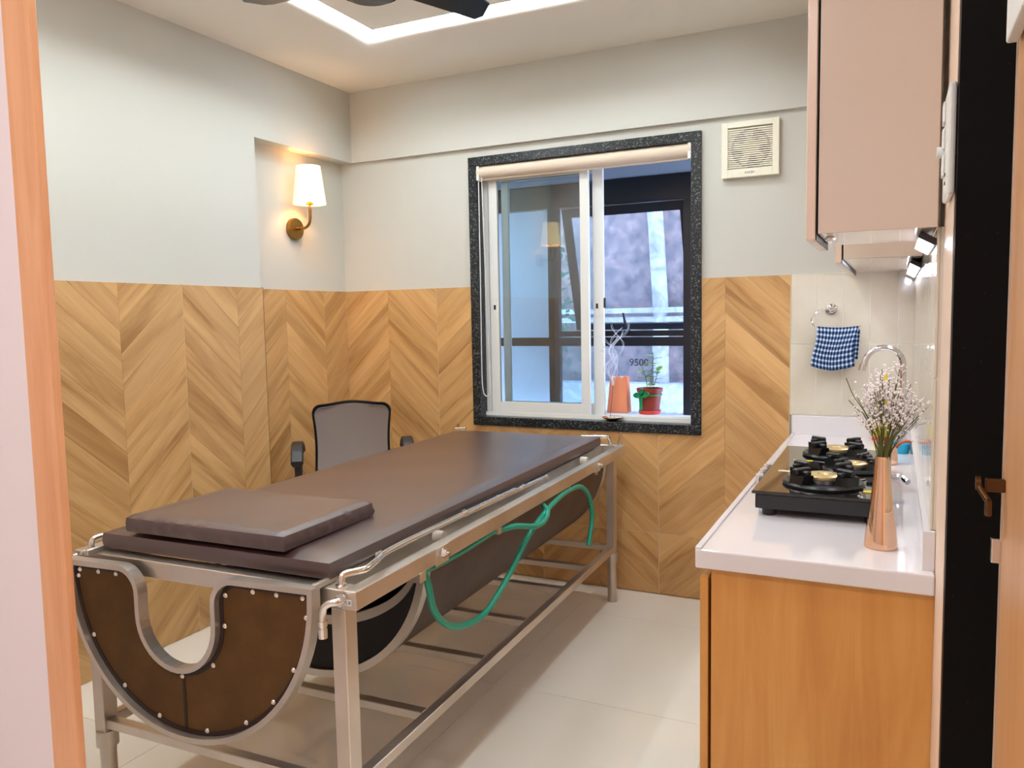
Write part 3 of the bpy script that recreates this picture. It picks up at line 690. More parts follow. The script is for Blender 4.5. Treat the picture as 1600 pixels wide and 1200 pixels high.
# ---------------------------------------------------------------- switch plate, door
t = thing('switch_plate', 'white switch plate on the peach wall beside the cabinet', 'switch', (XR, 1.6, 1.62))
Y0, Y1, Z0, Z1 = 1.500, 1.640, 1.535, 1.715
obj('plate', box(XR-.012, XR-.0005, Y0, Y1, Z0, Z1, bev=.004), WPLAST, t)
for k, z in enumerate((1.685, 1.64, 1.595)): obj('rocker', box(XR-.016, XR-.012, 1.585, 1.622, z-.018, z+.018, bev=.0015, seg=1), WPLAST, t)
b = bmesh.new(); cyl(b, (XR-.015, 1.605, 1.62), .010, .018, 'x'); obj('dimmer_knob', b, WPLAST, t, smooth=True)
for z in (1.56, 1.575):
    b = bmesh.new(); cyl(b, (XR-.0125, 1.56, z), .003, .002, 'x', 10); obj('socket_hole', b, DARKP, t)
dr = bpy.data.objects.new('door_1', None); C.objects.link(dr); dr.location = (.157, .6, 0); dr['kind'] = 'structure'; dr['label'] = 'pale wooden door standing open at the right edge'
WORLD[dr] = Matrix.Translation(dr.location)
obj('door_leaf', box(.1405, .175, .56, 1.262, .01, 2.06, bev=.001, seg=1), DOORW, dr)
obj('edge_strip', box(.1385, .176, 1.262, 1.266, .01, 2.06), STEEL, dr)
HNDM = mat('dark_bronze', srgb(96, 68, 42), .3, metal=.9)
b = bmesh.new(); bx(b, .117, .1405, 1.240, 1.250, 1.095, 1.113, bev=.001, seg=1); hn = obj('handle', b, HNDM, dr)
b = bmesh.new(); cyl(b, (.1085, 1.245, 1.106), .0095, .006, 'x', 20); obj('handle_cap', b, HNDM, hn, smooth=True)
b = bmesh.new(); tube(b, [(.109, 1.240, 1.102), (.119, 1.226, 1.086)], .0045, 10); bx(b, .115, .123, 1.216, 1.228, 1.066, 1.088, bev=.002, seg=2); obj('lever', b, HNDM, hn, smooth=True)
obj('latch', box(.128, .142, 1.262, 1.275, .990, 1.025, bev=.002), STEELB, dr)
obj('door_bolt', box(.124, .1385, 1.10, 1.245, 1.69, 1.92, bev=.003), WPLAST, dr)

# ---------------------------------------------------------------- gas stove
SX0, SX1, SY0, SY1, SZ = -.330, .000, 2.115, 2.885, .880
t = thing('gas_stove', 'black glass top gas stove with three burners on the countertop', 'stove', (-.165, 2.5, ZK))
obj('body', box(SX0+.008, SX1-.006, SY0+.006, SY1-.006, .832, .872, bev=.004), BLKPL, t)
obj('glass_top', box(SX0, SX1, SY0, SY1, .872, SZ, bev=.002), BLKGL, t)
for (fx_, fyy) in ((SX0+.04, SY0+.04), (SX1-.04, SY0+.04), (SX0+.04, SY1-.04), (SX1-.04, SY1-.04)):
    b = bmesh.new(); cyl(b, (fx_, fyy, .8225), .018, .021, r2=.020); obj('foot', b, BLKPL, t, smooth=True)
b = bmesh.new(); cyl(b, (-.165, 2.5, .8225), .01, .02); obj('gas_pipe', b, STEELB, t)
def burner(cx, cy, rot, s=1.0):
    R0 = Matrix.Translation((cx, cy, SZ)) @ Matrix.Rotation(rot, 4, 'Z') @ Matrix.Scale(s, 4)
    b = bmesh.new(); lathe(b, [(.060, .0), (.103, .0), (.105, .005), (.100, .011), (.064, .009), (.060, .0)], mtx=R0, seg=40); ps = obj('pan_support', b, CASTI, t, smooth=True)
    for k in range(4):
        R = R0 @ Matrix.Rotation(PI/4+k*PI/2, 4, 'Z')
        b = bmesh.new()
        out = [(.058, .006), (.100, .008), (.096, .034), (.062, .034)]
        prism(b, [R @ Vector((x, -.024*(1-.25*(z > .02)), z)) for x, z in out], R.to_3x3() @ Vector((0, .044, 0)))
        bx_ = bmesh.new(); bx(bx_, .050, .102, -.008, .008, .034, .052, bev=.003, seg=1); bx(bx_, .070, .086, -.028, .028, .034, .046, bev=.003, seg=1); bx_.transform(R)
        me = bpy.data.meshes.new('tmp'); bx_.to_mesh(me); b.from_mesh(me); bpy.data.meshes.remove(me); bx_.free()
        obj('arm', b, CASTI, ps)
    b = bmesh.new(); lathe(b, [(0, .001), (.050, .001), (.052, .008), (.047, .016), (.0, .016)], mtx=R0); obj('burner_base', b, CASTI, t, smooth=True)
    b = bmesh.new(); lathe(b, [(.045, .016), (.047, .020), (.046, .026), (.041, .029), (.016, .0285), (.013, .025), (0, .025)], mtx=R0, seg=40); obj('burner_cap', b, BRASS, t, smooth=True)
burner(-.165, 2.262, .1); burner(-.100, 2.50, .35, .82); burner(-.160, 2.735, .1)
for k, y in enumerate((2.36, 2.44, 2.52)):
    b = bmesh.new(); lathe(b, [(0, 0), (.017, 0), (.018, -.004), (.015, -.022), (.0, -.023)], (SX0+.006, y, .856), mtx=Matrix.Rotation(PI/2, 4, 'Y')); kn = obj('knob', b, BLKPL, t, smooth=True)
    obj('grip', box(SX0-.026, SX0-.004, y-.004, y+.004, .840, .878, bev=.001, seg=1), STEELB, kn)
b = bmesh.new(); bx(b, -.30, -.262, 2.405, 2.425, SZ, SZ+.0006); obj('sticker', b, mat('sticker_white', srgb(220, 214, 190), .5), t)
b = bmesh.new(); bx(b, -.258, -.244, 2.400, 2.430, SZ, SZ+.0006); bx(b, -.278, -.262, 2.60, 2.62, SZ, SZ+.0006); bx(b, -.238, -.222, 2.60, 2.615, SZ, SZ+.0006); obj('sticker', b, YELLOW, t)
b = bmesh.new()
for k in range(16): cyl(b, (-.055+random.uniform(-.02, .03), 2.135+k*.009, SZ+.0005), .003, .001, seg=8)
obj('flower_print', b, BLOSS, t)
b = bmesh.new()
for (xx, yy) in ((-.050, 2.20), (-.015, 2.19)):
    for k in range(5): cyl(b, (xx+.009*math.cos(k*1.257), yy+.009*math.sin(k*1.257), SZ+.0012), .007, .001, seg=10)
obj('flower_print', b, YELLOW, t)
b = bmesh.new(); tube(b, smooth_path([(SX1-.008, 2.58, .852), (.02, 2.58, .852), (.032, 2.58, .85), (.045, 2.56, .842)]), .009, 10); obj('gas_inlet', b, CHROME, t, smooth=True)

# ---------------------------------------------------------------- vase and flowers
vx, vy = -.018, 1.935
t = thing('copper_vase', 'slim rose gold metal vase at the near corner of the countertop', 'vase', (vx, vy, ZK))
b = bmesh.new(); lathe(b, [(0, 0), (.033, 0), (.0352, .003), (.034, .02), (.0275, .075), (.0195, .14), (.0158, .185), (.0150, .208), (.0138, .208), (.0146, .185), (.018, .14), (0, .10)], (vx, vy, ZK), seg=48); obj('body', b, COPPER, t, smooth=True)
t = thing('flower_bouquet', 'airy bunch of tiny white dried flowers standing in the vase', 'flowers', (vx, vy, ZK+.208))
zt = ZK+.208; bs = bmesh.new(); tips = []
for k in range(54):
    a = random.uniform(0, 2*PI); rr = random.random()**.7*.075; hh = random.uniform(.10, .205)*(1-.6*(rr/.1)**2)
    base = Vector((vx+.009*math.cos(a), vy+.009*math.sin(a), zt-.05)); tip = Vector((vx+.012+rr*math.cos(a), vy+rr*math.sin(a)*1.0, zt+hh))
    mid = base.lerp(tip, .45)+Vector((-.25*rr*math.cos(a), -.25*rr*math.sin(a), .01))
    tube(bs, smooth_path([base, mid, tip], 4), [.0012]*4+[.0009]*5, 5); tips.append(tip)
    for j in range(4):
        s = mid.lerp(tip, random.uniform(.3, .9)); e = s+Vector((random.gauss(0, .014), random.gauss(0, .014), random.uniform(.008, .032)))
        tube(bs, [s, e], .0005, 4); tips.append(e)
for P in ([(vx-.004, vy, zt-.03), (vx-.03, vy, zt+.08), (vx-.062, vy, zt+.135), (vx-.078, vy, zt+.175)], [(vx-.006, vy, zt), (vx-.035, vy, zt+.085), (vx-.055, vy, zt+.105), (vx-.072, vy, zt+.125)]):
    tube(bs, smooth_path(P, 5), .0011, 5)
obj('stem', bs, STEM, t, kind='stuff')
bb = bmesh.new()
for tip in tips:
    for j in range(5):
        c = tip+Vector((random.gauss(0, .007), random.gauss(0, .007), random.gauss(.002, .006)))
        bmesh.ops.create_icosphere(bb, subdivisions=1, radius=random.uniform(.0017, .0030), matrix=Matrix.Translation(c))
obj('blossom', bb, BLOSS, t, kind='stuff')
b = bmesh.new()
for (dx, dz) in ((.002, .168), (-.012, .10), (.004, .115), (-.008, .06)):
    c = Vector((vx+dx, vy-.01, zt+dz)); prism(b, [c, c+Vector((.006, 0, .008)), c+Vector((.004, 0, .020)), c+Vector((-.003, .002, .010))], (0, .001, 0))
obj('petal', b, YELLOW, t)

# ---------------------------------------------------------------- tap, towel ring, towel, small kitchen things
t = thing('kitchen_tap', 'tall chrome gooseneck tap at the far end of the counter', 'tap', (.034, 3.40, ZK))
b = bmesh.new(); r = .068; cx_ = .034-r; P = [(.034, 3.40, ZK+.02), (.034, 3.40, ZK+.2), (.034, 3.40, 1.135)]
P += [(cx_+r*math.cos(a*PI/12), 3.40, 1.135+r*math.sin(a*PI/12)) for a in range(1, 12)] + [(cx_-r-.006, 3.40, 1.115)]
tube(b, P, .0115, 14); obj('spout', b, CHROME, t, smooth=True)
b = bmesh.new(); tube(b, [(cx_-r-.005, 3.40, 1.137), (cx_-r-.010, 3.40, 1.112)], .0135, 14); obj('nozzle', b, CHROME, t, smooth=True)
b = bmesh.new(); lathe(b, [(0, 0), (.026, 0), (.026, .006), (.018, .012), (.016, .05), (0, .05)], (.034, 3.40, ZK)); obj('base', b, CHROME, t, smooth=True)
b = bmesh.new(); tube(b, [(.034, 3.385, ZK+.035), (.034, 3.345, ZK+.05)], .006, 8); obj('lever', b, CHROME, t, smooth=True)
t = thing('towel_ring', 'chrome towel ring on the beige tiles', 'towel ring', (-.244, YW-.012, 1.355))
b = bmesh.new(); lathe(b, [(0, 0), (.024, 0), (.024, .006), (.018, .012), (.009, .014), (.008, .035), (0, .035)], (-.244, YW-.012, 1.355), mtx=Matrix.Rotation(PI/2, 4, 'X')); obj('rosette', b, CHROME, t, smooth=True)
b = bmesh.new(); P = []
for i in range(25):
    a = math.radians(92+i*(238/24)); P.append((-.215+.105*math.cos(a)*1.0, 3.585+.02*math.sin(a*.5), 1.312+.052*math.sin(a)))
P = [(-.250, YW-.042, 1.357)] + P
tube(b, smooth_path(P, 2), .0035, 8); obj('ring', b, CHROME, t, smooth=True)
# towel draped over the ring
def towel():
    bm = bmesh.new(); uv = bm.loops.layers.uv.new('uv'); NU, NV = 36, 26; V = {}
    for i in range(NU+1):
        for j in range(NV+1):
            s, tt = i/NU, j/NV
            x = -.298+.160*s+ .006*math.sin(tt*5+s*2)
            ztop = 1.275-.006*math.sin(s*PI)
            if tt < .12: a = tt/.12*PI; y = 3.583+.011*math.cos(a); z = ztop+.011*math.sin(a)   # over the ring
            else: d = (tt-.12)/.88; y = 3.572-.004*d+.006*math.sin(s*19+d)*min(1, d*2); z = ztop-d*(.158+.012*math.sin(s*3.2)) ; x += d*(-.014+.004*math.sin(s*7))
            V[i, j] = bm.verts.new((x, y, z))
    for i in range(NU):
        for j in range(NV):
            f = bm.faces.new((V[i, j], V[i+1, j], V[i+1, j+1], V[i, j+1]))
            for lp, (a, c) in zip(f.loops, ((i, j), (i+1, j), (i+1, j+1), (i, j+1))): lp[uv].uv = (a/NU, c/NV)
    # back layer
    for i in range(NU+1):
        for j in range(12):
            d = j/11; V[i, 'b', j] = bm.verts.new((-.292+.165*i/NU-.008*d, 3.594+.004*d+.004*math.sin(i*.6), 1.270-d*.125))
    for i in range(NU):
        for j in range(11):
            f = bm.faces.new((V[i, 'b', j], V[i, 'b', j+1], V[i+1, 'b', j+1], V[i+1, 'b', j]))
            for lp, (a, c) in zip(f.loops, ((i, j), (i, j+1), (i+1, j+1), (i+1, j))): lp[uv].uv = (a/NU, c/14)
    return bm
o = obj('checked_towel', towel(), plaid('blue_plaid'), smooth=True, auto=False); tag(o, 'small blue and white checked towel hanging on the ring', 'towel')
sm = o.modifiers.new('thick', 'SOLIDIFY'); sm.thickness = .003
t = thing('sponge_pack', 'yellow and red sponge pack at the far end of the counter', 'sponge', (-.045, 3.58, ZK))
obj('sponge', box(-.075, -.008, 3.56, 3.60, ZK+.014, ZK+.075, bev=.004), YELLOW, t); obj('scourer', box(-.075, -.008, 3.558, 3.602, ZK, ZK+.014, bev=.003), REDP, t)
t = thing('turquoise_tub', 'small turquoise plastic tub behind the flowers', 'tub', (.032, 3.27, ZK))
b = bmesh.new(); lathe(b, [(0, 0), (.026, 0), (.033, .034), (.036, .036), (.035, .039), (.030, .036), (.024, .004), (0, .004)], (.032, 3.27, ZK)); obj('body', b, BLUEP, t, smooth=True)
t = thing('copper_jug', 'copper jug with a curved handle half hidden behind the flowers', 'jug', (-.012, 3.02, ZK))
b = bmesh.new(); lathe(b, [(0, 0), (.030, 0), (.034, .01), (.030, .05), (.027, .065), (.025, .065), (.027, .05), (0, .006)], (-.012, 3.02, ZK)); obj('body', b, COPPER, t, smooth=True)
b = bmesh.new(); tube(b, smooth_path([(.010, 3.02, ZK+.052), (.024, 3.02, ZK+.072), (.045, 3.02, ZK+.082), (.064, 3.02, ZK+.078)], 6), .0055, 10); obj('handle', b, mat('reddish_handle', srgb(176, 92, 52), .3), t, smooth=True)
b = bmesh.new(); cyl(b, (.0655, 3.02, ZK+.078), .0062, .006, 'x', 12); obj('handle_end', b, BLKPL, t)

# ---------------------------------------------------------------- office chair
cx, cy = 0, .25
t = thing('office_chair', 'grey fabric office chair with black arms in the corner behind the bed', 'chair', (-2.245, 2.935, 0), math.radians(38))
def backshape(w_, z0, z1, y, th, curve, rc):
    """rounded panel, slightly waisted, facing -Y"""
    b = bmesh.new(); N, K = 18, 22; F_, B_ = {}, {}
    for i in range(N+1):
        for j in range(K+1):
            s, tt = i/N*2-1, .5-.5*math.cos(PI*j/K)
            zz = z0+(z1-z0)*tt
            hw = w_*(1-.05*math.sin(PI*min(1, (1-tt)*1.4)))*(.92+.08*tt)
            d = max(0, tt-(1-rc/(z1-z0)))*(z1-z0); inset = rc-math.sqrt(max(0, rc*rc-d*d)); hw -= inset
            d2 = max(0, rc/(z1-z0)-tt)*(z1-z0); hw -= rc-math.sqrt(max(0, rc*rc-d2*d2))
            x = cx+s*hw; yy = y+curve*(1-s*s)+.03*math.sin(tt*PI)-.012*(abs(s)**3)
            F_[i, j] = b.verts.new((x, yy, zz+.006*math.cos(s*PI))); B_[i, j] = b.verts.new((x, yy+th, zz+.006*math.cos(s*PI)))
    for i in range(N):
        for j in range(K):
            b.faces.new((F_[i, j], F_[i+1, j], F_[i+1, j+1], F_[i, j+1])); b.faces.new((B_[i, j], B_[i, j+1], B_[i+1, j+1], B_[i+1, j]))
    for i in range(N): b.faces.new((F_[i, 0], B_[i, 0], B_[i+1, 0], F_[i+1, 0])); b.faces.new((F_[i, K], F_[i+1, K], B_[i+1, K], B_[i, K]))
    for j in range(K): b.faces.new((F_[0, j], F_[0, j+1], B_[0, j+1], B_[0, j])); b.faces.new((F_[N, j], B_[N, j], B_[N, j+1], F_[N, j+1]))
    return b
obj('back_frame', backshape(.198, .485, .945, cy+.005, .03, .018, .05), DARKP, t, local=True, smooth=True)
obj('backrest', backshape(.184, .505, .932, cy-.014, .018, .018, .042), GREYF, t, local=True, smooth=True)
b = bmesh.new(); bx(b, cx-.215, cx+.215, cy-.45, cy-.03, .42, .485, bev=.028, seg=4); obj('seat', b, GREYF, t, local=True, smooth=True)
obj('seat_shell', box(cx-.195, cx+.195, cy-.42, cy-.04, .40, .425, bev=.01), DARKP, t, local=True)
for s in (-1, 1):
    b = bmesh.new(); xx = cx+s*.252
    P = smooth_path([(xx-s*.06, cy-.16, .415), (xx, cy-.17, .47), (xx, cy-.15, .66), (xx, cy-.13, .745)], 6)
    tube(b, P, .015, 10)
    P = smooth_path([(xx-s*.06, cy-.30, .415), (xx, cy-.31, .47), (xx, cy-.29, .64), (xx, cy-.28, .720)], 6)
    tube(b, P, .013, 10); a_ = obj('armrest', b, DARKP, t, local=True, smooth=True)
    b = bmesh.new(); V = []
    for i in range(15):
        u = i/14; y = cy-.07-.25*u; z = .735+.050*math.sin(PI*min(1, u*1.02))-.022*max(0, u-.8)*5*u
        V.append([b.verts.new((xx-.028, y, z-.005)), b.verts.new((xx-.022, y, z+.006)), b.verts.new((xx+.022, y, z+.006)), b.verts.new((xx+.028, y, z-.005)), b.verts.new((xx+.018, y, z-.020)), b.verts.new((xx-.018, y, z-.020))])
    for a, c in zip(V, V[1:]):
        for k in range(6): b.faces.new((a[k], a[(k+1) % 6], c[(k+1) % 6], c[k]))
    b.faces.new(V[0]); b.faces.new(V[-1][::-1]); obj('arm_pad', b, DARKP, a_, local=True, smooth=True)
b = bmesh.new(); cyl(b, (cx, cy-.25, .245), .022, .33); cyl(b, (cx, cy-.25, .15), .032, .12); obj('gas_lift', b, DARKP, t, local=True, smooth=True)
b = bmesh.new(); tube(b, smooth_path([(cx, cy-.15, .415), (cx, cy+.03, .42), (cx, cy+.055, .48), (cx, cy+.05, .56)], 5), .02, 8); obj('back_bracket', b, DARKP, t, local=True, smooth=True)
for k in range(5):
    a = k*2*PI/5+.3; e = Vector((cx+.27*math.cos(a), cy-.25+.27*math.sin(a), .065))
    b = bmesh.new(); tube(b, [(cx, cy-.25, .10), e], [.024, .015], 8); lg = obj('leg', b, DARKP, t, local=True, smooth=True)
    b = bmesh.new(); cyl(b, (e.x, e.y, .026), .026, .04, 'x' if k % 2 else 'y', 16); obj('caster', b, BLKPL, lg, local=True, smooth=True)

# ---------------------------------------------------------------- steam treatment bed (bed space: x to the left is negative, y away, z up)
TH = math.atan2(.055, 2.149)
bed = thing('treatment_bed', 'stainless steel treatment bed frame with a leather half round hood slung underneath', 'bed', (-1.068, 1.385, 0), TH)
W_, L_, ZT, ZD = .917, 2.150, .742, .697
def part(name, bm, m=STEEL, p=bed, **k): return obj(name, bm, m, p, local=True, **k)
def bars(name, lst, m=STEEL, bev=.002, p=bed):
    b = bmesh.new()
    for a in lst: bx(b, *a, bev=bev, seg=1)
    return part(name, b, m, p)
# long rails : outer tube, channel floor, inner angle
for s in (0, 1):
    f = (lambda a, b_: (-b_, -a)) if s == 0 else (lambda a, b_: (-W_+a, -W_+b_))
    bars('long_rail', [f(0, .034)+(.0, L_, ZD, ZT)])
    bars('channel', [f(.034, .100)+(.045, L_-.045, ZD, ZD+.004)], bev=0)
    bars('inner_rail', [f(.100, .112)+(.045, L_-.045, ZD, ZT-.002)])
bars('end_rail', [(-W_+.034, -.034, 0, .045, ZD, ZT)]); bars('end_rail', [(-W_+.034, -.034, L_-.045, L_, ZD, ZT)])
for y in (.6, 1.1, 1.6): bars('mattress_bearer', [(-W_+.112, -.112, y, y+.04, ZD, ZT-.004)])
bars('mattress_board', [(-W_+.125, -.122, .06, 2.02, ZT-.002, ZT+.011)], BLACK)
# legs with round feet
for (x, y) in ((-.0325, .002), (-W_-.005+.0325+.005, .002), (-.0345-.0, 2.062), (-W_+.0345, 2.062)):
    xa = x-.0385 if x > -.4 else x; o = part('leg', box(xa, xa+.0385, y, y+.045, .225, ZD, bev=.002, seg=1))
    c = (xa+.01925, y+.0225)
    b = bmesh.new(); cyl(b, (c[0], c[1], .215), .029, .045, seg=24); part('collar', b, STEEL, o, smooth=True)
    b = bmesh.new(); cyl(b, (c[0], c[1], .1), .0215, .2, seg=24); part('foot_tube', b, STEEL, o, smooth=True)
# lower frame
bars('lower_rail', [(-.066, -.036, .047, 2.062, .243, .272)]); bars('lower_rail', [(-W_+.036, -W_+.066, .047, 2.062, .243, .272)])
for y in (.010, .375, .745, 1.085, 1.445, 1.745, 2.075): bars('cross_bar', [(-W_+.066, -.066, y, y+.030, .245, .270)])
# water pipe along the right rail
b = bmesh.new(); tube(b, smooth_path([(-.050, .018, ZT-.004), (-.050, .018, ZT+.016), (-.047, .026, ZT+.028), (-.022, .065, ZT+.030), (-.030, .12, ZT+.030), (-.050, .22, ZT+.030), (-.052, .5, ZT+.028), (-.052, .98, ZT+.022)], 6), .0085, 12)
part('water_pipe', b, STEELB, smooth=True)
b = bmesh.new(); lathe(b, [(0, 0), (.015, 0), (.015, .006), (.010, .008), (0, .008)], (-.050, .018, ZT)); part('pipe_flange', b, STEELB, smooth=True)
b = bmesh.new(); tube(b, [(-.052, .60, ZT+.026), (-.060, 1.28, ZT+.006)], .0098, 12)
for y in (.60, .84, 1.05, 1.27): tube(b, [(-.052-.008*(y-.6)/.68, y, ZT+.030-.024*(y-.6)/.68), (-.052-.008*(y-.6)/.68, y+.02, ZT+.030-.024*(y-.6)/.68)], .0112, 12)
part('pipe_sleeve', b, STEELB, smooth=True)
b = bmesh.new(); tube(b, smooth_path([(-W_+.046, .018, ZT-.004), (-W_+.046, .018, ZT+.02), (-W_+.050, .035, ZT+.03), (-W_+.062, .12, ZT+.03), (-W_+.062, .5, ZT+.03), (-W_+.062, 1.9, ZT+.028)], 6), .0085, 12); part('water_pipe', b, STEELB, smooth=True)
for y in (.50, 1.75):
    b = bmesh.new(); cyl(b, (-.070, y, ZT-.012), .017, .030, 'x', 20); part('roller', b, mat('roller_nylon', srgb(226, 216, 206), .4), smooth=True)
for (y, zc_) in ((.388, .722), (1.713, .722)):
    pt_ = part('bolt_plate', box(.000, .0025, y-.035, y+.035, ZD-.004, ZT-.002), STEEL)
    b = bmesh.new(); cyl(b, (.0055, y, zc_), .015, .004, 'x', 24); cyl(b, (.011, y, zc_), .010, .010, 'x', 6); cyl(b, (.020, y, zc_), .006, .012, 'x', 12); part('bolt', b, CHROME, pt_)
part('hose_bracket', box(-.030, .0022, .27, .30, ZD-.022, ZD+.002), STEEL); part('hose_bracket', box(-.030, .0022, .735, .76, ZD-.018, ZD+.002), STEEL)
for y in (1.37, 1.70): part('hose_bracket', box(-.010, .0022, y, y+.012, ZD-.016, ZD+.002), STEEL)
# hinge bars of the end panel
for xx in (-.092, -W_+.086):
    b = bmesh.new(); bx(b, xx-.006, xx+.006, -.030, .225, ZT+.001, ZT+.016, bev=.002, seg=1); bx(b, xx-.007, xx+.012, .20, .228, ZT+.001, ZT+.024, bev=.002, seg=1); part('hinge_bar', b, STEEL)
    b = bmesh.new(); tube(b, [(xx+.012, .215, ZT+.014), (xx+.030, .10, ZT+.006)], .005, 8); part('link_rod', b, STEELB, smooth=True)
# drain elbow on the front face
for xx, sgn in ((-.035, -1), (-W_+.010, -1)):
    b = bmesh.new(); tube(b, smooth_path([(xx, .0, .722), (xx, -.022, .722), (xx-.018, -.030, .718), (xx-.032, -.032, .700), (xx-.034, -.032, .640)], 6), .0085, 12); e_ = part('drain_elbow', b, STEELB, smooth=True)
    b = bmesh.new(); cyl(b, (xx, -.010, .722), .0135, .012, 'y', 20); part('elbow_nut', b, CHROME, e_, smooth=True); b = bmesh.new(); cyl(b, (xx-.034, -.032, .672), .0105, .012); cyl(b, (xx-.034, -.032, .650), .0100, .022); part('elbow_nut', b, CHROME, e_, smooth=True)
lab = part('label_sticker', box(-.029, -.012, -.0012, -.0002, .708, .722), WPLAST)
b = textbm('L B', .010, .0002); b.transform(Matrix.Translation((-.0205, -.0016, .715)) @ Matrix.Rotation(PI/2, 4, 'X')); part('lettering', b, DKTXT, lab)
# fold-up handles at the far end
b = bmesh.new(); tube(b, smooth_path([(-.19, 2.06, ZT+.042), (-.085, 2.075, ZT+.044), (-.066, 2.09, ZT+.035), (-.062, 2.10, ZT-.002)], 6), .008, 12); part('lift_handle', b, STEELB, smooth=True)
b = bmesh.new(); tube(b, [(-.030, 2.128, ZT-.002), (-.020, 2.130, ZT+.062)], .006, 10); part('stop_pin', b, STEELB, smooth=True)
b = bmesh.new(); tube(b, [(-.895, 2.125, ZT+.040), (-.835, 2.125, ZT+.044)], .008, 10); tube(b, [(-.880, 2.125, ZT-.002), (-.880, 2.125, ZT+.066)], .006, 10); part('lift_handle', b, STEELB, smooth=True)
# bracket tank seen through the notch
b = bmesh.new(); bx(b, -.455, -.345, .06, .16, .595, ZD, bev=.012, seg=3); part('drain_box', b, STEEL)

# end panel with the neck notch
PC, PR, PH, YP = -.490, .405, .430, -.036
def outer(n=40, k=0.0):   # left top, round the bottom, to right top
    return [(PC-(PR-k)*math.cos(PI*i/n), .731+.000*i-(PH-k)*math.sin(PI*i/n) if 0 < i < n else .731-k) for i in range(n+1)]
ZTL, ZTR = .732, .752
def topz(x): return ZTL+(ZTR-ZTL)*(x-(PC-PR))/(2*PR)
U0 = PC-.020
nL = [Vector((U0-.215, 0, 0))] + [Vector((U0-.19+.07*math.sin(t*PI/16), 0, -.07+.07*math.cos(t*PI/16))) for t in range(9)] \
   + [Vector((U0-.12*math.cos(t*PI/20), 0, -.122-.12*math.sin(t*PI/20))) for t in range(21)] \
   + [Vector((U0+.19-.07*math.cos(t*PI/16), 0, -.07+.07*math.sin(t*PI/16))) for t in range(9)] + [Vector((U0+.215, 0, 0))]
def contour(k):
    """panel outline inset by k, closed list"""
    pts = []
    n = 44
    for i in range(n+1):
        a = PI*i/n; x = PC-(PR-k)*math.cos(a); z = topz(x)-.02-(PH-.02-k)*math.sin(a)
        pts.append((x, z))
    pts[0] = (pts[0][0], topz(pts[0][0])-k); pts[-1] = (pts[-1][0], topz(pts[-1][0])-k)
    top_ = []
    for i, p in enumerate(nL):
        x, z = p.x, topz(p.x)+p.z
        a, b_ = nL[max(i-1, 0)], nL[min(i+1, len(nL)-1)]; tv = Vector((b_.x-a.x, 0, b_.z-a.z)).normalized(); nx, nz = tv.z, -tv.x   # right-hand normal, pointing into the leather
        top_.append((x+nx*k, z+nz*k))
    return pts + top_[::-1]
# order: outer arc left->right then notch right->left
ct0, ct1, ct2 = contour(0), contour(.014), contour(.030)
def loopband(b, A, B, y0, y1):
    n = len(A); v = [[b.verts.new((p[0], y, p[1])) for p in L] for L, y in ((A, y0), (B, y0), (A, y1), (B, y1))]
    for i in range(n):
        j = (i+1) % n
        b.faces.new((v[0][i], v[0][j], v[1][j], v[1][i])); b.faces.new((v[2][i], v[3][i], v[3][j], v[2][j]))
        b.faces.new((v[0][i], v[2][i], v[2][j], v[0][j])); b.faces.new((v[1][i], v[1][j], v[3][j], v[3][i]))
b = bmesh.new(); prism(b, [(p[0], YP+.008, p[1]) for p in ct1], (0, .006, 0)); ep = part('end_panel', b, LEATHP, label='brown leather end panel with a U-shaped neck notch')
b = bmesh.new(); loopband(b, ct0, ct1, YP-.010, YP+.020); part('steel_rim', b, STEEL, ep)
b = bmesh.new(); loopband(b, ct1, contour(.026), YP+.0062, YP+.008); part('seam_band', b, LEATHD, ep)
part('centre_seam', box(PC-.020, PC-.012, YP+.0062, YP+.008, topz(PC)-PH+.015, topz(PC)-.255), LEATHD, ep)
rb = bmesh.new(); lathe(rb, [(0, -.0045), (.003, -.004), (.0065, -.0012), (.007, 0)], mtx=Matrix.Rotation(-PI/2, 4, 'X') @ Matrix.Scale(1, 4), seg=12); rv = None
rc = [(p[0], p[1]) for p in contour(.028)]; spots = []
for i in (1, 7, 13, 18, 24, 29, 33, 37, 42): spots.append(rc[i])
nn_ = len(rc); m0 = 45
for i in (6, 10, 15, 20, 25, 30, 35): 
    if m0+i < nn_: spots.append(rc[m0+i])
for x in (PC-.37, PC-.30, PC-.235, PC+.22, PC+.29, PC+.365): spots.append((x, topz(x)-.030))
lb = [s for s in spots]
for (x, z) in lb:
    if rv is None:
        rv = part('rivet', rb, STEELB, ep, smooth=True); rv.location = (x, YP+.0065, z)
    else: inst(rv, ep, (x, YP+.0065, z))
# hood: half cylinder slung below
HC, HZ, HR, H0, H1 = -.4585, .694, .398, .400, 2.03
def arc(R, a0_=0, a1_=PI, n=48, y=0): return [(HC-R*math.cos(a0_+(a1_-a0_)*i/n), y, HZ-R*math.sin(a0_+(a1_-a0_)*i/n)) for i in range(n+1)]
b = bmesh.new(); ribbonband(b, arc(HR-.012, y=H0+.03), arc(HR-.003, y=H0+.03), (0, H1-H0-.06, 0)); hood = part('hood', b, LIDL, smooth=True, label='dark leather half round hood')
for y0_, wd in ((H0, .032), (H1-.030, .030)):
    b = bmesh.new(); ribbonband(b, arc(HR-.022, y=y0_), arc(HR, y=y0_), (0, wd, 0)); part('rim_band', b, STEEL, hood, smooth=True)
n = 40
lo = arc(HR-.022, n=n, y=H0+.010); hi = [(HC-(HR-.022)*math.cos(PI*i/n), H0+.010, HZ-.235*math.sin(PI*i/n)) for i in range(n+1)]
b = bmesh.new(); ribbonband(b, lo, hi, (0, .006, 0)); part('end_plate', b, BLACK, hood)
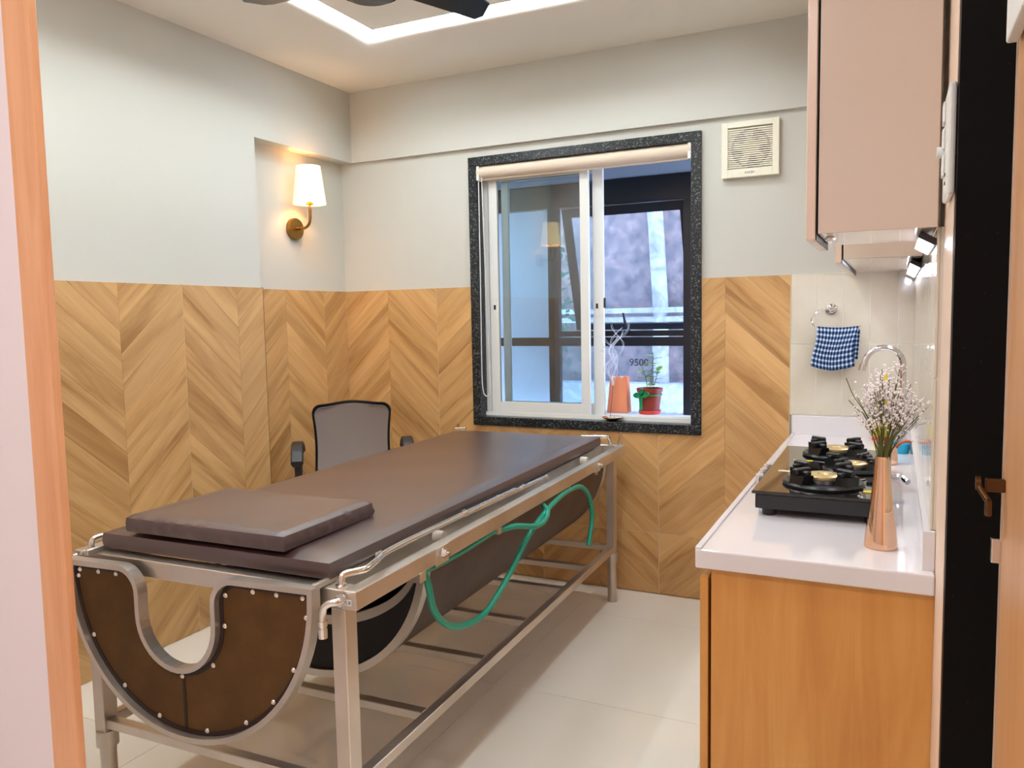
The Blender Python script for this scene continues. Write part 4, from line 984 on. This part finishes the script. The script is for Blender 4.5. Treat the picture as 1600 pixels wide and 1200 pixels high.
hi2 = [(p[0], p[1]-.010, p[2]+.028) for p in hi]; hi1 = [(p[0], p[1]-.010, p[2]) for p in hi]
b = bmesh.new(); ribbonband(b, hi1, hi2, (0, .022, 0)); part('notch_band', b, STEEL, hood)
lo = arc(HR-.022, n=n, y=H1-.014); hi = [(p[0], p[1], HZ-.001) for p in lo]
b = bmesh.new(); ribbonband(b, lo, hi, (0, .005, 0)); part('end_plate', b, LIDL, hood)
part('bottom_strip', box(HC+.10, HC+.13, H0+.03, H1-.03, HZ-HR+.010, HZ-HR+.016), STEEL, hood)
# mattress + pillow
def cushion(x0, x1, y0, y1, z0, z1, amp, seed, nx=28, ny=48, rc=.012, wr=0):
    b = bmesh.new(); F_, G_ = {}, {}
    for i in range(nx+1):
        for j in range(ny+1):
            u, v = i/nx, j/ny; x = x0+(x1-x0)*u; y = y0+(y1-y0)*v
            d = min(x-x0, x1-x, y-y0, y1-y)
            ed = math.sqrt(max(0, 1-(1-min(1, d/rc))**2)) if d < rc else 1
            n_ = noise.noise(Vector((x*3+seed, y*3, 0)))*amp
            z = z1-rc*(1-ed)*.7+n_*min(1, d/.05)
            F_[i, j] = b.verts.new((x, y, z))
    for i in range(nx):
        for j in range(ny): b.faces.new((F_[i, j], F_[i+1, j], F_[i+1, j+1], F_[i, j+1]))
    loop = [(i, 0) for i in range(nx+1)]+[(nx, j) for j in range(1, ny+1)]+[(i, ny) for i in range(nx-1, -1, -1)]+[(0, j) for j in range(ny-1, 0, -1)]
    N = len(loop); rows = [[F_[p] for p in loop]]
    for q in range(1, 6):
        f = q/5; row = []
        for k, p in enumerate(loop):
            v0 = F_[p].co; cx_, cy_ = (x0+x1)/2, (y0+y1)/2
            bulge = .003*math.sin(PI*f); w = wr*math.sin(k*1.7+seed)*math.sin(PI*f)*noise.noise(Vector((v0.x*18, v0.y*18, f*2)))*3
            ox = (1 if p[0] == nx else -1 if p[0] == 0 else 0)*(bulge+w); oy = (1 if p[1] == ny else -1 if p[1] == 0 else 0)*(bulge+w)
            row.append(b.verts.new((v0.x+ox, v0.y+oy, v0.z*(1-f)+z0*f)))
        rows.append(row)
    for a, c in zip(rows, rows[1:]):
        for k in range(N): b.faces.new((a[k], c[k], c[(k+1) % N], a[(k+1) % N]))
    b.faces.new(rows[-1]); return b
mt = bpy.data.objects
m_ = thing('mattress', 'long dark brown leatherette mattress on the steel bed', 'mattress', (-1.068, 1.385, ZT), TH)
Tm = Matrix.Translation((-1.068, 1.385, 0)) @ Matrix.Rotation(TH, 4, 'Z')
b = cushion(-.825, -.085, .020, 2.015, ZT+.0115, ZT+.058, .006, 1.3); b.transform(Tm); obj('pad', b, LEATHB, m_, smooth=True)
p_ = thing('head_cushion', 'smaller brown leatherette head cushion lying on the near end of the mattress', 'cushion', (-1.54, 1.6, ZT+.062), TH)
b = cushion(-.735, -.215, .020, .385, ZT+.0625, ZT+.107, .007, 5.1, nx=40, ny=30, rc=.012, wr=.002); b.transform(Tm); obj('pad', b, LEATHB, p_, smooth=True)
# hoses
def hose(P, label, r=.0095):
    b = bmesh.new(); tube(b, smooth_path([Tm @ Vector(p) for p in P], 8), r, 12); tag(obj('rubber_hose', b, HOSEG, smooth=True), label, 'hose')
hose([(-.020, .330, .690), (-.018, .345, .640), (-.016, .370, .565), (-.016, .440, .500), (-.016, .545, .462), (-.016, .680, .455), (-.012, .840, .520), (.005, .950, .610), (.014, 1.06, .660), (.008, 1.22, .682), (-.002, 1.38, .684), (.004, 1.50, .672), (.008, 1.585, .610), (.010, 1.61, .52), (.010, 1.56, .42)],
     'long green rubber hose looping down below the bed rail to the far end')
hose([(-.016, .78, .681), (.006, .86, .676), (.028, .97, .650), (.030, 1.05, .652), (.020, 1.10, .672), (-.004, 1.12, .684)], 'short green rubber hose crossing over the long one under the rail')
hose([(-.010, .31, .690), (-.010, .50, .684), (-.010, .75, .688)], 'thin green hose run along the underside of the rail', r=.006)
